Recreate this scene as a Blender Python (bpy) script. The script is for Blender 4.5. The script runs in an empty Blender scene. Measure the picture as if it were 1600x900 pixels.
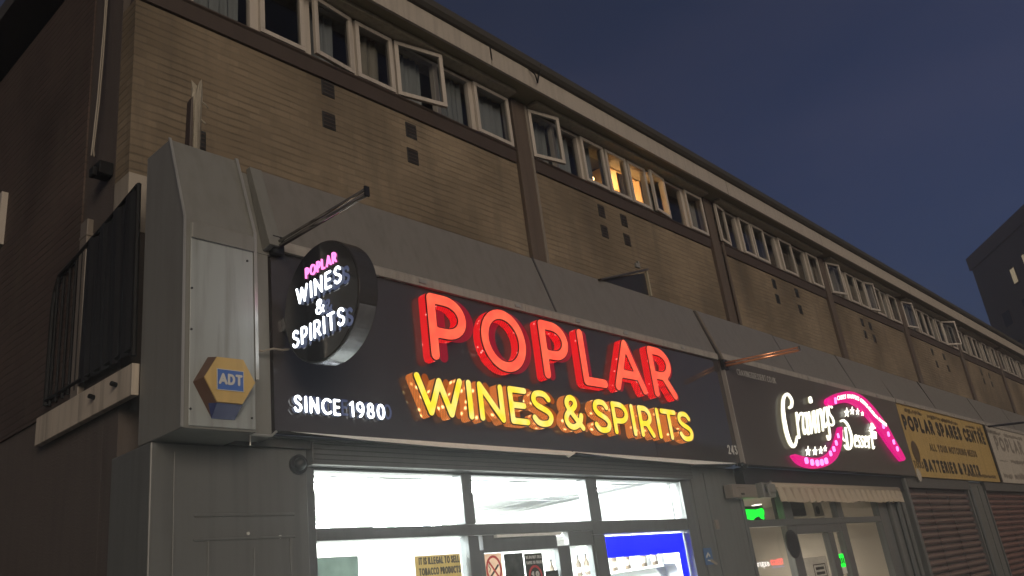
import bpy, bmesh, math, random
import numpy as np
from mathutils import Matrix, Vector
from mathutils.geometry import tessellate_polygon

random.seed(7)
SC = bpy.context.scene
COL = SC.collection
R_ = math.radians

# ------------------------------------------------------------------ camera
F_PX = 1314.3
RX = np.array([(2020 - 800), (785 - 450), F_PX]); RX = RX / np.linalg.norm(RX)
RZ = np.array([(341 - 800), (-3035 - 450), F_PX]); RZ = RZ / np.linalg.norm(RZ)
RY = np.cross(RZ, RX)
ROT = np.stack([RX, RY, RZ])             # world axes in photo camera axes
EYE = np.array([0.0, 0.0, 1.6])
cd = bpy.data.cameras.new('camera')
cam = bpy.data.objects.new('camera', cd)
COL.objects.link(cam)
cd.sensor_width = 36.0
cd.lens = 36.0 * F_PX / 1600.0
cd.clip_start = 0.05
cd.clip_end = 2000
m = Matrix.Identity(4)
for i in range(3):
    m[i][0] = ROT[i][0]; m[i][1] = -ROT[i][1]; m[i][2] = -ROT[i][2]; m[i][3] = EYE[i]
cam.matrix_world = m
SC.camera = cam

def atY(u, v, y):
    """point on the plane y = const that the photo shows at pixel u, v"""
    d = ROT @ np.array([(u - 800) / F_PX, (v - 450) / F_PX, 1.0])
    return EYE + d * (y / d[1])

# ------------------------------------------------------------------ sky, light, exposure
SUN_EL, SUN_AZ = 14.0, -26.0              # the street's own soft light: from the road side, a little to the left
SKY_EL = -3.0
HAZE = 0.0058
w = bpy.data.worlds.new('World'); SC.world = w
w.use_nodes = True
nt = w.node_tree
sky = nt.nodes.new('ShaderNodeTexSky')
sky.sky_type = 'NISHITA'
sky.sun_disc = False
sky.sun_elevation = R_(SKY_EL)
sky.sun_rotation = R_(100)
sky.air_density = 1.0; sky.dust_density = 1.2; sky.ozone_density = 3.0
bg = nt.nodes['Background']
glowmix = nt.nodes.new('ShaderNodeMix'); glowmix.data_type = 'RGBA'; glowmix.blend_type = 'ADD'; glowmix.inputs[0].default_value = 1.0
tcw = nt.nodes.new('ShaderNodeTexCoord'); mpw = nt.nodes.new('ShaderNodeMapping'); mpw.inputs['Scale'].default_value = (1, 1, 3.5)
nzw = nt.nodes.new('ShaderNodeTexNoise'); nzw.inputs['Scale'].default_value = 1.7; nzw.inputs['Detail'].default_value = 5
nt.links.new(tcw.outputs['Generated'], mpw.inputs[0]); nt.links.new(mpw.outputs[0], nzw.inputs['Vector'])
mxw = nt.nodes.new('ShaderNodeMix'); mxw.data_type = 'RGBA'       # thin cloud lit by the city, over the dusk sky
mxw.inputs[6].default_value = (0.006, 0.011, 0.006, 1); mxw.inputs[7].default_value = (0.034, 0.031, 0.027, 1)
rgw = nt.nodes.new('ShaderNodeMapRange'); rgw.inputs[1].default_value = 0.32; rgw.inputs[2].default_value = 0.72
nt.links.new(nzw.outputs[0], rgw.inputs[0]); nt.links.new(rgw.outputs[0], mxw.inputs[0]); nt.links.new(mxw.outputs[2], glowmix.inputs[7])
nt.links.new(sky.outputs[0], glowmix.inputs[6])
nt.links.new(glowmix.outputs[2], bg.inputs[0])
bg.inputs[1].default_value = 0.62
sl = bpy.data.lights.new('sun', 'SUN'); so = bpy.data.objects.new('sun', sl); COL.objects.link(so)
sl.energy = 1.65
sl.angle = R_(25)
sl.color = (1.0, 0.84, 0.66)
dv = Vector((-math.sin(R_(SUN_AZ)) * math.cos(R_(SUN_EL)), math.cos(R_(SUN_AZ)) * math.cos(R_(SUN_EL)), -math.sin(R_(SUN_EL))))
so.rotation_euler = dv.to_track_quat('-Z', 'Y').to_euler()
SC.view_settings.view_transform = 'Standard'
SC.view_settings.look = 'None'
SC.view_settings.exposure = 0.12
SC.view_settings.gamma = 1.0
SC.view_settings.use_curve_mapping = False
SC.render.engine = 'CYCLES'
SC.cycles.use_denoising = True
SC.cycles.max_bounces = 6
SC.cycles.diffuse_bounces = 3
SC.cycles.glossy_bounces = 3
SC.cycles.transparent_max_bounces = 12
SC.cycles.caustics_reflective = False
SC.cycles.caustics_refractive = False
SC.cycles.sample_clamp_indirect = 4.0

# ------------------------------------------------------------------ materials
def _new(name):
    m = bpy.data.materials.new(name); m.use_nodes = True
    return m, m.node_tree, m.node_tree.nodes['Principled BSDF']

def N(t, kind, **kw):
    n = t.nodes.new(kind)
    for k, v in kw.items(): setattr(n, k, v)
    return n

def mat(name, col, rough=0.6, metal=0.0, var=0.18, scale=5.0, streak=0.0, bump=0.0, bscale=60.0, spec=0.5, dirt=None, coat=0.0):
    """painted / weathered surface: blotches, vertical dirt runs, uneven gloss"""
    m, t, b = _new(name)
    tc = N(t, 'ShaderNodeTexCoord')
    n1 = N(t, 'ShaderNodeTexNoise'); n1.inputs['Scale'].default_value = scale; n1.inputs['Detail'].default_value = 7; n1.inputs['Roughness'].default_value = 0.62
    t.links.new(tc.outputs['Object'], n1.inputs['Vector'])
    r1 = N(t, 'ShaderNodeMapRange'); r1.inputs[1].default_value = 0.3; r1.inputs[2].default_value = 0.15
    r1.inputs[3].default_value = 1 - var; r1.inputs[4].default_value = 1 + var
    t.links.new(n1.outputs[0], r1.inputs[0])
    mx = N(t, 'ShaderNodeMix', data_type='RGBA', blend_type='MULTIPLY'); mx.inputs[0].default_value = 1
    mx.inputs[6].default_value = (*col, 1)
    t.links.new(r1.outputs[0], mx.inputs[7])
    out = mx.outputs[2]
    if streak > 0:
        mp = N(t, 'ShaderNodeMapping'); mp.inputs['Scale'].default_value = (9, 9, 0.55)
        t.links.new(tc.outputs['Object'], mp.inputs[0])
        n2 = N(t, 'ShaderNodeTexNoise'); n2.inputs['Scale'].default_value = 1.6; n2.inputs['Detail'].default_value = 5
        t.links.new(mp.outputs[0], n2.inputs['Vector'])
        r2 = N(t, 'ShaderNodeMapRange'); r2.inputs[1].default_value = 0.45; r2.inputs[2].default_value = 0.75
        r2.inputs[3].default_value = 0; r2.inputs[4].default_value = streak
        t.links.new(n2.outputs[0], r2.inputs[0])
        m2 = N(t, 'ShaderNodeMix', data_type='RGBA'); t.links.new(r2.outputs[0], m2.inputs[0])
        t.links.new(out, m2.inputs[6]); m2.inputs[7].default_value = (*(dirt or tuple(c * 0.35 for c in col)), 1)
        out = m2.outputs[2]
    t.links.new(out, b.inputs['Base Color'])
    r3 = N(t, 'ShaderNodeMapRange'); r3.inputs[1].default_value = 0.3; r3.inputs[2].default_value = 0.15
    r3.inputs[3].default_value = max(0.02, rough * 0.8); r3.inputs[4].default_value = min(1, rough * 1.25)
    t.links.new(n1.outputs[0], r3.inputs[0]); t.links.new(r3.outputs[0], b.inputs['Roughness'])
    b.inputs['Metallic'].default_value = metal
    b.inputs['Specular IOR Level'].default_value = spec
    b.inputs['Coat Weight'].default_value = coat
    if bump > 0:
        n3 = N(t, 'ShaderNodeTexNoise'); n3.inputs['Scale'].default_value = bscale; n3.inputs['Detail'].default_value = 4
        t.links.new(tc.outputs['Object'], n3.inputs['Vector'])
        bp = N(t, 'ShaderNodeBump'); bp.inputs['Strength'].default_value = bump; bp.inputs['Distance'].default_value = 0.02
        t.links.new(n3.outputs[0], bp.inputs['Height']); t.links.new(bp.outputs[0], b.inputs['Normal'])
    return m

def brick(name, c1, c2, mortar, bump=0.6):
    m, t, b = _new(name)
    tc = N(t, 'ShaderNodeTexCoord')
    sp = N(t, 'ShaderNodeSeparateXYZ'); t.links.new(tc.outputs['Object'], sp.inputs[0])
    ad = N(t, 'ShaderNodeMath', operation='ADD'); t.links.new(sp.outputs[0], ad.inputs[0]); t.links.new(sp.outputs[1], ad.inputs[1])
    nz = N(t, 'ShaderNodeTexNoise'); nz.inputs['Scale'].default_value = 2.2; nz.inputs['Detail'].default_value = 3
    t.links.new(tc.outputs['Object'], nz.inputs['Vector'])
    wob = N(t, 'ShaderNodeMath', operation='MULTIPLY_ADD'); wob.inputs[1].default_value = 0.045
    t.links.new(nz.outputs[0], wob.inputs[0]); t.links.new(sp.outputs[2], wob.inputs[2])
    cb = N(t, 'ShaderNodeCombineXYZ'); t.links.new(ad.outputs[0], cb.inputs[0]); t.links.new(wob.outputs[0], cb.inputs[1])
    br = N(t, 'ShaderNodeTexBrick'); br.offset = 0.5
    br.inputs['Color1'].default_value = (*c1, 1); br.inputs['Color2'].default_value = (*c2, 1); br.inputs['Mortar'].default_value = (*mortar, 1)
    br.inputs['Scale'].default_value = 1.0; br.inputs['Mortar Size'].default_value = 0.008; br.inputs['Mortar Smooth'].default_value = 0.6
    br.inputs['Brick Width'].default_value = 0.225; br.inputs['Row Height'].default_value = 0.075
    t.links.new(cb.outputs[0], br.inputs['Vector'])
    # bed joints: dark, uneven, worn deeper in places
    k = N(t, 'ShaderNodeMath', operation='MULTIPLY'); k.inputs[1].default_value = 1 / 0.075; t.links.new(wob.outputs[0], k.inputs[0])
    fr = N(t, 'ShaderNodeMath', operation='PINGPONG'); fr.inputs[1].default_value = 0.5; t.links.new(k.outputs[0], fr.inputs[0])
    bed = N(t, 'ShaderNodeMapRange'); bed.inputs[1].default_value = 0.02; bed.inputs[2].default_value = 0.20; bed.inputs[3].default_value = 1; bed.inputs[4].default_value = 0
    t.links.new(fr.outputs[0], bed.inputs[0])
    n4 = N(t, 'ShaderNodeTexNoise'); n4.inputs['Scale'].default_value = 3.0; n4.inputs['Detail'].default_value = 4
    t.links.new(tc.outputs['Object'], n4.inputs['Vector'])
    wr = N(t, 'ShaderNodeMapRange'); wr.inputs[1].default_value = 0.35; wr.inputs[2].default_value = 0.68; wr.inputs[3].default_value = 0.10; wr.inputs[4].default_value = 0.55
    t.links.new(n4.outputs[0], wr.inputs[0])
    bw = N(t, 'ShaderNodeMath', operation='MULTIPLY'); t.links.new(bed.outputs[0], bw.inputs[0]); t.links.new(wr.outputs[0], bw.inputs[1])
    n1 = N(t, 'ShaderNodeTexNoise'); n1.inputs['Scale'].default_value = 0.8; n1.inputs['Detail'].default_value = 8; n1.inputs['Roughness'].default_value = 0.15
    t.links.new(tc.outputs['Object'], n1.inputs['Vector'])
    r1 = N(t, 'ShaderNodeMapRange'); r1.inputs[1].default_value = 0.3; r1.inputs[2].default_value = 0.72; r1.inputs[3].default_value = 0.72; r1.inputs[4].default_value = 1.25
    t.links.new(n1.outputs[0], r1.inputs[0])
    mx = N(t, 'ShaderNodeMix', data_type='RGBA', blend_type='MULTIPLY'); mx.inputs[0].default_value = 1
    t.links.new(br.outputs[0], mx.inputs[6]); t.links.new(r1.outputs[0], mx.inputs[7])
    mp = N(t, 'ShaderNodeMapping'); mp.inputs['Scale'].default_value = (2.6, 2.6, 0.42); t.links.new(tc.outputs['Object'], mp.inputs[0])
    n5 = N(t, 'ShaderNodeTexNoise'); n5.inputs['Scale'].default_value = 1.3; n5.inputs['Detail'].default_value = 6; n5.inputs['Roughness'].default_value = 0.65
    t.links.new(mp.outputs[0], n5.inputs['Vector'])
    r5 = N(t, 'ShaderNodeMapRange'); r5.inputs[1].default_value = 0.48; r5.inputs[2].default_value = 0.72; r5.inputs[3].default_value = 0; r5.inputs[4].default_value = 0.55
    t.links.new(n5.outputs[0], r5.inputs[0])
    ms = N(t, 'ShaderNodeMix', data_type='RGBA'); t.links.new(r5.outputs[0], ms.inputs[0]); t.links.new(mx.outputs[2], ms.inputs[6]); ms.inputs[7].default_value = (0.085, 0.07, 0.055, 1)
    m2 = N(t, 'ShaderNodeMix', data_type='RGBA'); t.links.new(bw.outputs[0], m2.inputs[0]); t.links.new(ms.outputs[2], m2.inputs[6])
    m2.inputs[7].default_value = (*[q * 0.35 for q in mortar], 1)
    t.links.new(m2.outputs[2], b.inputs['Base Color'])
    b.inputs['Roughness'].default_value = 0.85; b.inputs['Specular IOR Level'].default_value = 0.25
    n2 = N(t, 'ShaderNodeTexNoise'); n2.inputs['Scale'].default_value = 45; t.links.new(tc.outputs['Object'], n2.inputs['Vector'])
    hh = N(t, 'ShaderNodeMath', operation='MULTIPLY_ADD'); hh.inputs[1].default_value = 0.3
    iv = N(t, 'ShaderNodeMath', operation='SUBTRACT'); iv.inputs[0].default_value = 1; t.links.new(bw.outputs[0], iv.inputs[1])
    t.links.new(n2.outputs[0], hh.inputs[0]); t.links.new(iv.outputs[0], hh.inputs[2])
    bp = N(t, 'ShaderNodeBump'); bp.inputs['Strength'].default_value = bump; bp.inputs['Distance'].default_value = 0.015
    t.links.new(hh.outputs[0], bp.inputs['Height']); t.links.new(bp.outputs[0], b.inputs['Normal'])
    return m

def glow(name, col, strength, var=0.0, scale=6.0, hot=None):
    m, t, b = _new(name)
    b.inputs['Base Color'].default_value = (*[min(1, c * 0.12) for c in col], 1)
    b.inputs['Roughness'].default_value = 0.35
    b.inputs['Emission Color'].default_value = (*col, 1)
    b.inputs['Emission Strength'].default_value = strength
    if var > 0:
        tc = N(t, 'ShaderNodeTexCoord')
        n1 = N(t, 'ShaderNodeTexNoise'); n1.inputs['Scale'].default_value = scale; n1.inputs['Detail'].default_value = 1
        t.links.new(tc.outputs['Object'], n1.inputs['Vector'])
        r1 = N(t, 'ShaderNodeMapRange'); r1.inputs[1].default_value = 0.3; r1.inputs[2].default_value = 0.15
        r1.inputs[3].default_value = strength * (1 - var); r1.inputs[4].default_value = strength * (1 + var)
        t.links.new(n1.outputs[0], r1.inputs[0]); t.links.new(r1.outputs[0], b.inputs['Emission Strength'])
        if hot:
            mc = N(t, 'ShaderNodeMix', data_type='RGBA'); mc.inputs[6].default_value = (*col, 1); mc.inputs[7].default_value = (*hot, 1)
            r2 = N(t, 'ShaderNodeMapRange'); r2.inputs[1].default_value = 0.42; r2.inputs[2].default_value = 0.68
            t.links.new(n1.outputs[0], r2.inputs[0]); t.links.new(r2.outputs[0], mc.inputs[0]); t.links.new(mc.outputs[2], b.inputs['Emission Color'])
    return m

def perforated(name, col, hot, s_body, s_hot, base, pitch=0.021, vs=15, r0=0.17):
    """punched metal letter return, light leaking through rows of holes and from single bright lamps"""
    m, t, b = _new(name)
    tc = N(t, 'ShaderNodeTexCoord')
    sp = N(t, 'ShaderNodeSeparateXYZ'); t.links.new(tc.outputs['Object'], sp.inputs[0])
    ad = N(t, 'ShaderNodeMath', operation='ADD'); t.links.new(sp.outputs[0], ad.inputs[0]); t.links.new(sp.outputs[2], ad.inputs[1])
    k = 2 * math.pi / pitch
    def wave(sock):
        a = N(t, 'ShaderNodeMath', operation='MULTIPLY'); a.inputs[1].default_value = k; t.links.new(sock, a.inputs[0])
        s = N(t, 'ShaderNodeMath', operation='SINE'); t.links.new(a.outputs[0], s.inputs[0])
        return s.outputs[0]
    mu = N(t, 'ShaderNodeMath', operation='MULTIPLY'); t.links.new(wave(ad.outputs[0]), mu.inputs[0]); t.links.new(wave(sp.outputs[1]), mu.inputs[1])
    rg = N(t, 'ShaderNodeMapRange'); rg.inputs[1].default_value = -0.1; rg.inputs[2].default_value = 0.45; rg.inputs[3].default_value = s_body * 0.22; rg.inputs[4].default_value = s_body * 2.0
    t.links.new(mu.outputs[0], rg.inputs[0])
    vo = N(t, 'ShaderNodeTexVoronoi'); vo.inputs['Scale'].default_value = vs; t.links.new(tc.outputs['Object'], vo.inputs['Vector'])
    lm = N(t, 'ShaderNodeMapRange'); lm.inputs[1].default_value = r0; lm.inputs[2].default_value = 0.06; lm.inputs[3].default_value = 0; lm.inputs[4].default_value = 1
    t.links.new(vo.outputs['Distance'], lm.inputs[0])
    mc = N(t, 'ShaderNodeMix', data_type='RGBA'); t.links.new(lm.outputs[0], mc.inputs[0]); mc.inputs[6].default_value = (*col, 1); mc.inputs[7].default_value = (*hot, 1)
    ms = N(t, 'ShaderNodeMix', data_type='FLOAT'); t.links.new(lm.outputs[0], ms.inputs[0]); t.links.new(rg.outputs[0], ms.inputs[2]); ms.inputs[3].default_value = s_hot
    t.links.new(mc.outputs[2], b.inputs['Emission Color']); t.links.new(ms.outputs[0], b.inputs['Emission Strength'])
    b.inputs['Base Color'].default_value = (*base, 1); b.inputs['Roughness'].default_value = 0.4
    return m

def glass(name, tint=(0.9, 0.95, 0.95), refl=1.0, rough=0.02, ior=1.5):
    m, t, b = _new(name)
    t.nodes.remove(b)
    o = t.nodes['Material Output']
    tr = N(t, 'ShaderNodeBsdfTransparent'); tr.inputs[0].default_value = (*tint, 1)
    gl = N(t, 'ShaderNodeBsdfGlossy'); gl.inputs['Roughness'].default_value = rough
    fr = N(t, 'ShaderNodeFresnel')
    ge = N(t, 'ShaderNodeNewGeometry'); io = N(t, 'ShaderNodeMix', data_type='FLOAT'); io.inputs[2].default_value = ior; io.inputs[3].default_value = 1 / ior
    t.links.new(ge.outputs['Backfacing'], io.inputs[0]); t.links.new(io.outputs[0], fr.inputs[0])
    mu = N(t, 'ShaderNodeMath', operation='MULTIPLY', use_clamp=True); mu.inputs[1].default_value = refl
    t.links.new(fr.outputs[0], mu.inputs[0])
    mx = N(t, 'ShaderNodeMixShader'); t.links.new(mu.outputs[0], mx.inputs[0]); t.links.new(tr.outputs[0], mx.inputs[1]); t.links.new(gl.outputs[0], mx.inputs[2])
    t.links.new(mx.outputs[0], o.inputs[0])
    return m

def sheet(name, col, trans=0.5, var=0.1):
    """paper or thin plastic that lets light through"""
    m, t, b = _new(name)
    t.nodes.remove(b)
    o = t.nodes['Material Output']
    tc = N(t, 'ShaderNodeTexCoord'); n1 = N(t, 'ShaderNodeTexNoise'); n1.inputs['Scale'].default_value = 9; n1.inputs['Detail'].default_value = 6
    t.links.new(tc.outputs['Object'], n1.inputs['Vector'])
    r1 = N(t, 'ShaderNodeMapRange'); r1.inputs[1].default_value = 0.3; r1.inputs[2].default_value = 0.7; r1.inputs[3].default_value = 1 - var; r1.inputs[4].default_value = 1 + var
    t.links.new(n1.outputs[0], r1.inputs[0])
    mxc = N(t, 'ShaderNodeMix', data_type='RGBA', blend_type='MULTIPLY'); mxc.inputs[0].default_value = 1; mxc.inputs[6].default_value = (*col, 1)
    t.links.new(r1.outputs[0], mxc.inputs[7])
    d = N(t, 'ShaderNodeBsdfDiffuse'); tl = N(t, 'ShaderNodeBsdfTranslucent')
    t.links.new(mxc.outputs[2], d.inputs[0]); t.links.new(mxc.outputs[2], tl.inputs[0])
    mx = N(t, 'ShaderNodeMixShader'); mx.inputs[0].default_value = trans
    t.links.new(d.outputs[0], mx.inputs[1]); t.links.new(tl.outputs[0], mx.inputs[2]); t.links.new(mx.outputs[0], o.inputs[0])
    return m

M = dict(
    brick=brick('stock_brick', (0.208, 0.163, 0.112), (0.168, 0.130, 0.089), (0.172, 0.138, 0.10)),
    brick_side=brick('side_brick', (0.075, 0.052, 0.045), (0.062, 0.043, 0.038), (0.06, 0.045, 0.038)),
    pier=mat('pier_concrete', (0.115, 0.085, 0.065), 0.8, streak=0.5, bump=0.3),
    sillboard=mat('sill_board', (0.065, 0.045, 0.035), 0.7, streak=0.3),
    upvc=mat('window_plastic', (0.50, 0.45, 0.40), 0.4, var=0.1, streak=0.35),
    trimw=mat('trim_board', (0.46, 0.41, 0.30), 0.6, streak=0.5),
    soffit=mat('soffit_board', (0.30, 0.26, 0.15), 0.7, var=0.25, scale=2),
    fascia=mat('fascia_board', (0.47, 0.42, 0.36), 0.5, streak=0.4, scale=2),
    gutter=mat('gutter_felt', (0.055, 0.05, 0.04), 0.8),
    vent=mat('air_brick_dark', (0.012, 0.012, 0.012), 0.8),
    band=mat('painted_band', (0.42, 0.37, 0.31), 0.7, streak=0.6),
    canopy=mat('canopy_sheet', (0.215, 0.203, 0.188), 0.5, var=0.18, scale=1.4, streak=0.5, dirt=(0.115, 0.107, 0.095), bump=0.35, bscale=2.2),
    canopytrim=mat('canopy_trim', (0.40, 0.37, 0.34), 0.5, streak=0.6),
    orange_lit=mat('orange_lit_tube', (0.95, 0.42, 0.22), 0.28, metal=0.6),  # orange light from the letters put into the tube colour
    cream_ret=glow('cream_return', (1.0, 0.93, 0.6), 0.5),
    seam=mat('seam_strip', (0.05, 0.045, 0.045), 0.5),
    casing=mat('casing_metal', (0.215, 0.215, 0.20), 0.42, var=0.1, scale=2.5, streak=0.5, dirt=(0.14, 0.135, 0.12)),
    casing_in=mat('casing_cover', (0.37, 0.40, 0.40), 0.42, var=0.2, scale=2.0, streak=0.75, dirt=(0.15, 0.15, 0.135)),
    edge=mat('bare_edge', (0.45, 0.45, 0.43), 0.35, metal=0.4, streak=0.3),
    signblack=mat('gloss_black', (0.062, 0.055, 0.056), 0.10, var=0.15, scale=3, spec=1.0),
    dessertpanel=mat('satin_panel', (0.085, 0.073, 0.068), 0.35, var=0.15, scale=2, spec=0.35),
    roundface=mat('round_face', (0.022, 0.022, 0.027), 0.12, var=0.2, spec=0.6),
    signmatt=mat('satin_black', (0.045, 0.042, 0.043), 0.4, var=0.2, scale=3),
    rim=mat('rim_metal', (0.04, 0.04, 0.045), 0.3, metal=0.5),
    alu=mat('aluminium', (0.95, 0.96, 0.93), 0.45, metal=0.0, streak=0.15),
    frame=mat('frame_grey', (0.125, 0.135, 0.14), 0.35, var=0.15, streak=0.25),
    pilaster=mat('pilaster_grey', (0.135, 0.14, 0.138), 0.5, var=0.15, scale=2, streak=0.35),
    dark=mat('dark_paint', (0.02, 0.021, 0.024), 0.5),
    shutterbox=mat('shutter_box', (0.10, 0.10, 0.10), 0.45, streak=0.2),
    white=mat('white_wall', (0.85, 0.86, 0.85), 0.6, var=0.03),
    tile=mat('ceiling_tile', (0.84, 0.85, 0.84), 0.7, var=0.03),
    tilebar=mat('ceiling_bar', (0.66, 0.67, 0.66), 0.5),
    floor=mat('shop_floor', (0.75, 0.73, 0.70), 0.4),
    tube=glow('strip_lamp', (0.97, 1.0, 0.96), 430.0),
    cream=mat('cream_wall', (0.42, 0.385, 0.33), 0.7, var=0.08, scale=1.5),
    warmwall=mat('lit_room_wall', (0.75, 0.5, 0.26), 0.8, var=0.1),
    darkroom=mat('dark_room', (0.20, 0.20, 0.19), 0.9),
    curtain=mat('net_curtain', (0.30, 0.32, 0.33), 0.9, var=0.4, scale=10, streak=0.6),
    curtain_b=mat('beige_curtain', (0.30, 0.27, 0.22), 0.9, var=0.2, scale=8, streak=0.4),
    shopglass=glass('shop_glass'),
    winglass=glass('window_glass', (0.80, 0.82, 0.82), 1.0, 0.05),
    dessertglass=glass('dessert_glass', (0.88, 0.88, 0.86), 1.25, 0.015),
    white_em=glow('white_letter', (0.92, 0.97, 1.0), 4.5),
    cream_em=glow('cream_letter', (1.0, 0.97, 0.82), 2.6, 0.25, 3),
    red_em=glow('red_letter', (1.0, 0.10, 0.055), 1.3, 0.2, 7, (1.0, 0.15, 0.07)),
    yel_em=glow('amber_letter', (1.0, 0.74, 0.035), 1.5, 0.3, 6, (1.0, 0.80, 0.22)),
    pink_em=glow('pink_outline', (1.0, 0.22, 0.62), 1.8),
    mag_em=glow('magenta_band', (1.0, 0.004, 0.27), 1.0, 0.25, 2.0),
    magdot=glow('magenta_lamp', (1.0, 0.30, 0.95), 1.7),
    red_ret=perforated('red_return', (1.0, 0.008, 0.014), (1.0, 0.42, 0.35), 0.72, 2.2, (0.2, 0.01, 0.01)),
    yel_ret=perforated('amber_return', (1.0, 0.27, 0.05), (1.0, 0.74, 0.30), 0.50, 2.4, (0.25, 0.08, 0.02), 0.021, 12, 0.30),
    red_ghost=glow('red_ghost_glow', (1.0, 0.01, 0.07), 0.17),  # dim emission for offset letter copies that imitate light ghosts on the panel
    yel_ghost=glow('amber_ghost_glow', (1.0, 0.20, 0.01), 0.24),
    white_ghost=glow('blue_ghost_glow', (0.4, 0.5, 1.0), 0.085),
    rimline=mat('letter_edge', (0.012, 0.006, 0.006), 0.5),
    white_ret=glow('letter_return', (0.6, 0.7, 1.0), 0.12),
    greyprint=mat('grey_print', (0.55, 0.53, 0.50), 0.6),
    whiteprint=mat('white_print', (0.62, 0.61, 0.58), 0.6),
    silver=mat('silver_rim', (0.34, 0.35, 0.38), 0.3, metal=0.6, streak=0.5),
    yellowbox=mat('alarm_yellow', (0.60, 0.42, 0.16), 0.4, var=0.12, streak=0.3),
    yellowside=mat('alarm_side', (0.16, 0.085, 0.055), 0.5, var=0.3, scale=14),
    bluelens=mat('alarm_lens', (0.05, 0.065, 0.20), 0.25),
    bluelabel=mat('alarm_label', (0.08, 0.17, 0.50), 0.4),
    timber=mat('weathered_timber', (0.85, 0.76, 0.60), 0.8, var=0.6, scale=14, streak=0.7, dirt=(0.05, 0.04, 0.03), bump=0.5),
    tube_metal=mat('polished_tube', (0.50, 0.46, 0.43), 0.22, metal=0.9, streak=0.3),
    iron=mat('black_iron', (0.012, 0.012, 0.013), 0.8, spec=0.15),
    mesh=mat('black_netting', (0.014, 0.014, 0.016), 0.8, var=0.5, scale=8, streak=0.4),
    ledge=mat('ledge_board', (0.58, 0.51, 0.43), 0.7, streak=0.8, scale=3),
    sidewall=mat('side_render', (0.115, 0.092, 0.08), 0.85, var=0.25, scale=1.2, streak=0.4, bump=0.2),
    post=mat('grey_post', (0.20, 0.17, 0.14), 0.6, streak=0.3),
    cable=mat('pale_cable', (0.30, 0.26, 0.21), 0.6),
    notice=sheet('notice_paper', (0.34, 0.27, 0.13), 0.55),
    paper=sheet('white_paper', (0.75, 0.73, 0.70), 0.5),
    pinkpaper=sheet('pale_paper', (0.70, 0.55, 0.45), 0.5),
    blackpaper=sheet('dark_paper', (0.045, 0.045, 0.04), 0.5, 0.5),
    greyfilm=sheet('grey_film', (0.24, 0.28, 0.26), 0.6, 0.15),
    ink=mat('ink', (0.025, 0.022, 0.02), 0.8),
    redink=mat('red_ink', (0.55, 0.02, 0.02), 0.6),
    bluefilm=sheet('blue_film', (0.0, 0.045, 0.95), 0.8, 0.05),
    bluestick=mat('blue_sticker', (0.09, 0.2, 0.42), 0.5, var=0.4, scale=20),
    box=mat('grey_plastic', (0.24, 0.205, 0.175), 0.5, streak=0.3),
    awning=mat('awning_cloth', (0.46, 0.39, 0.30), 0.85, var=0.2, scale=3),
    exit_em=glow('green_glow', (0.005, 1.0, 0.04), 2.6, 0.4, 4),
    downl=glow('down_lamp', (1.0, 0.93, 0.8), 5.0),
    bulb=glow('warm_bulb', (1.0, 0.6, 0.22), 9.0),
    warmtube=glow('warm_strip', (1.0, 0.66, 0.36), 2.6),
    hotwin=glow('lit_window', (1.0, 0.80, 0.5), 0.32),
    ysign=mat('yellow_sign', (0.62, 0.42, 0.125), 0.4, var=0.28, scale=1.3, streak=0.5),
    ysmudge=mat('faded_print', (0.10, 0.065, 0.025), 0.6),
    wsign=mat('white_sign', (0.50, 0.455, 0.39), 0.45, var=0.12, streak=0.4),
    wsmudge=mat('grey_faded_print', (0.22, 0.19, 0.16), 0.6),
    shutter=mat('redlit_slat', (0.34, 0.24, 0.225), 0.32, metal=0.5, var=0.25, streak=0.3),  # red tint of brake lights mixed into the slat colour
    shutter_redlit=mat('redlit_slat_far', (0.36, 0.20, 0.18), 0.32, metal=0.4, var=0.25, streak=0.3),  # redder slats: brake light tint is put into the colour
    tower=mat('tower_render', (0.60, 0.50, 0.38), 0.9, var=0.2, scale=0.3),
    towerband=mat('tower_parapet', (0.60, 0.48, 0.36), 0.9, var=0.15, scale=0.3),
    asphalt=mat('asphalt', (0.05, 0.05, 0.05), 0.8, bump=0.3),
    paving=mat('paving', (0.22, 0.21, 0.2), 0.8, scale=2),
    kerb=mat('kerb_stone', (0.3, 0.29, 0.28), 0.8),
    ground=mat('ground_earth', (0.08, 0.08, 0.07), 0.9, scale=0.5),
    far=brick('far_brick', (0.2, 0.11, 0.08), (0.16, 0.09, 0.06), (0.15, 0.12, 0.1)),
    tred=glow('red_sign_letter', (1.0, 0.02, 0.03), 12.0),
    twhite=glow('white_sign_letter', (1.0, 0.95, 0.92), 9.0),
    tblue=glow('blue_sign_bar', (0.05, 0.15, 1.0), 2.0),
    shoe=mat('shelf_goods', (0.35, 0.22, 0.12), 0.5, var=0.8, scale=9),
)

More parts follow.
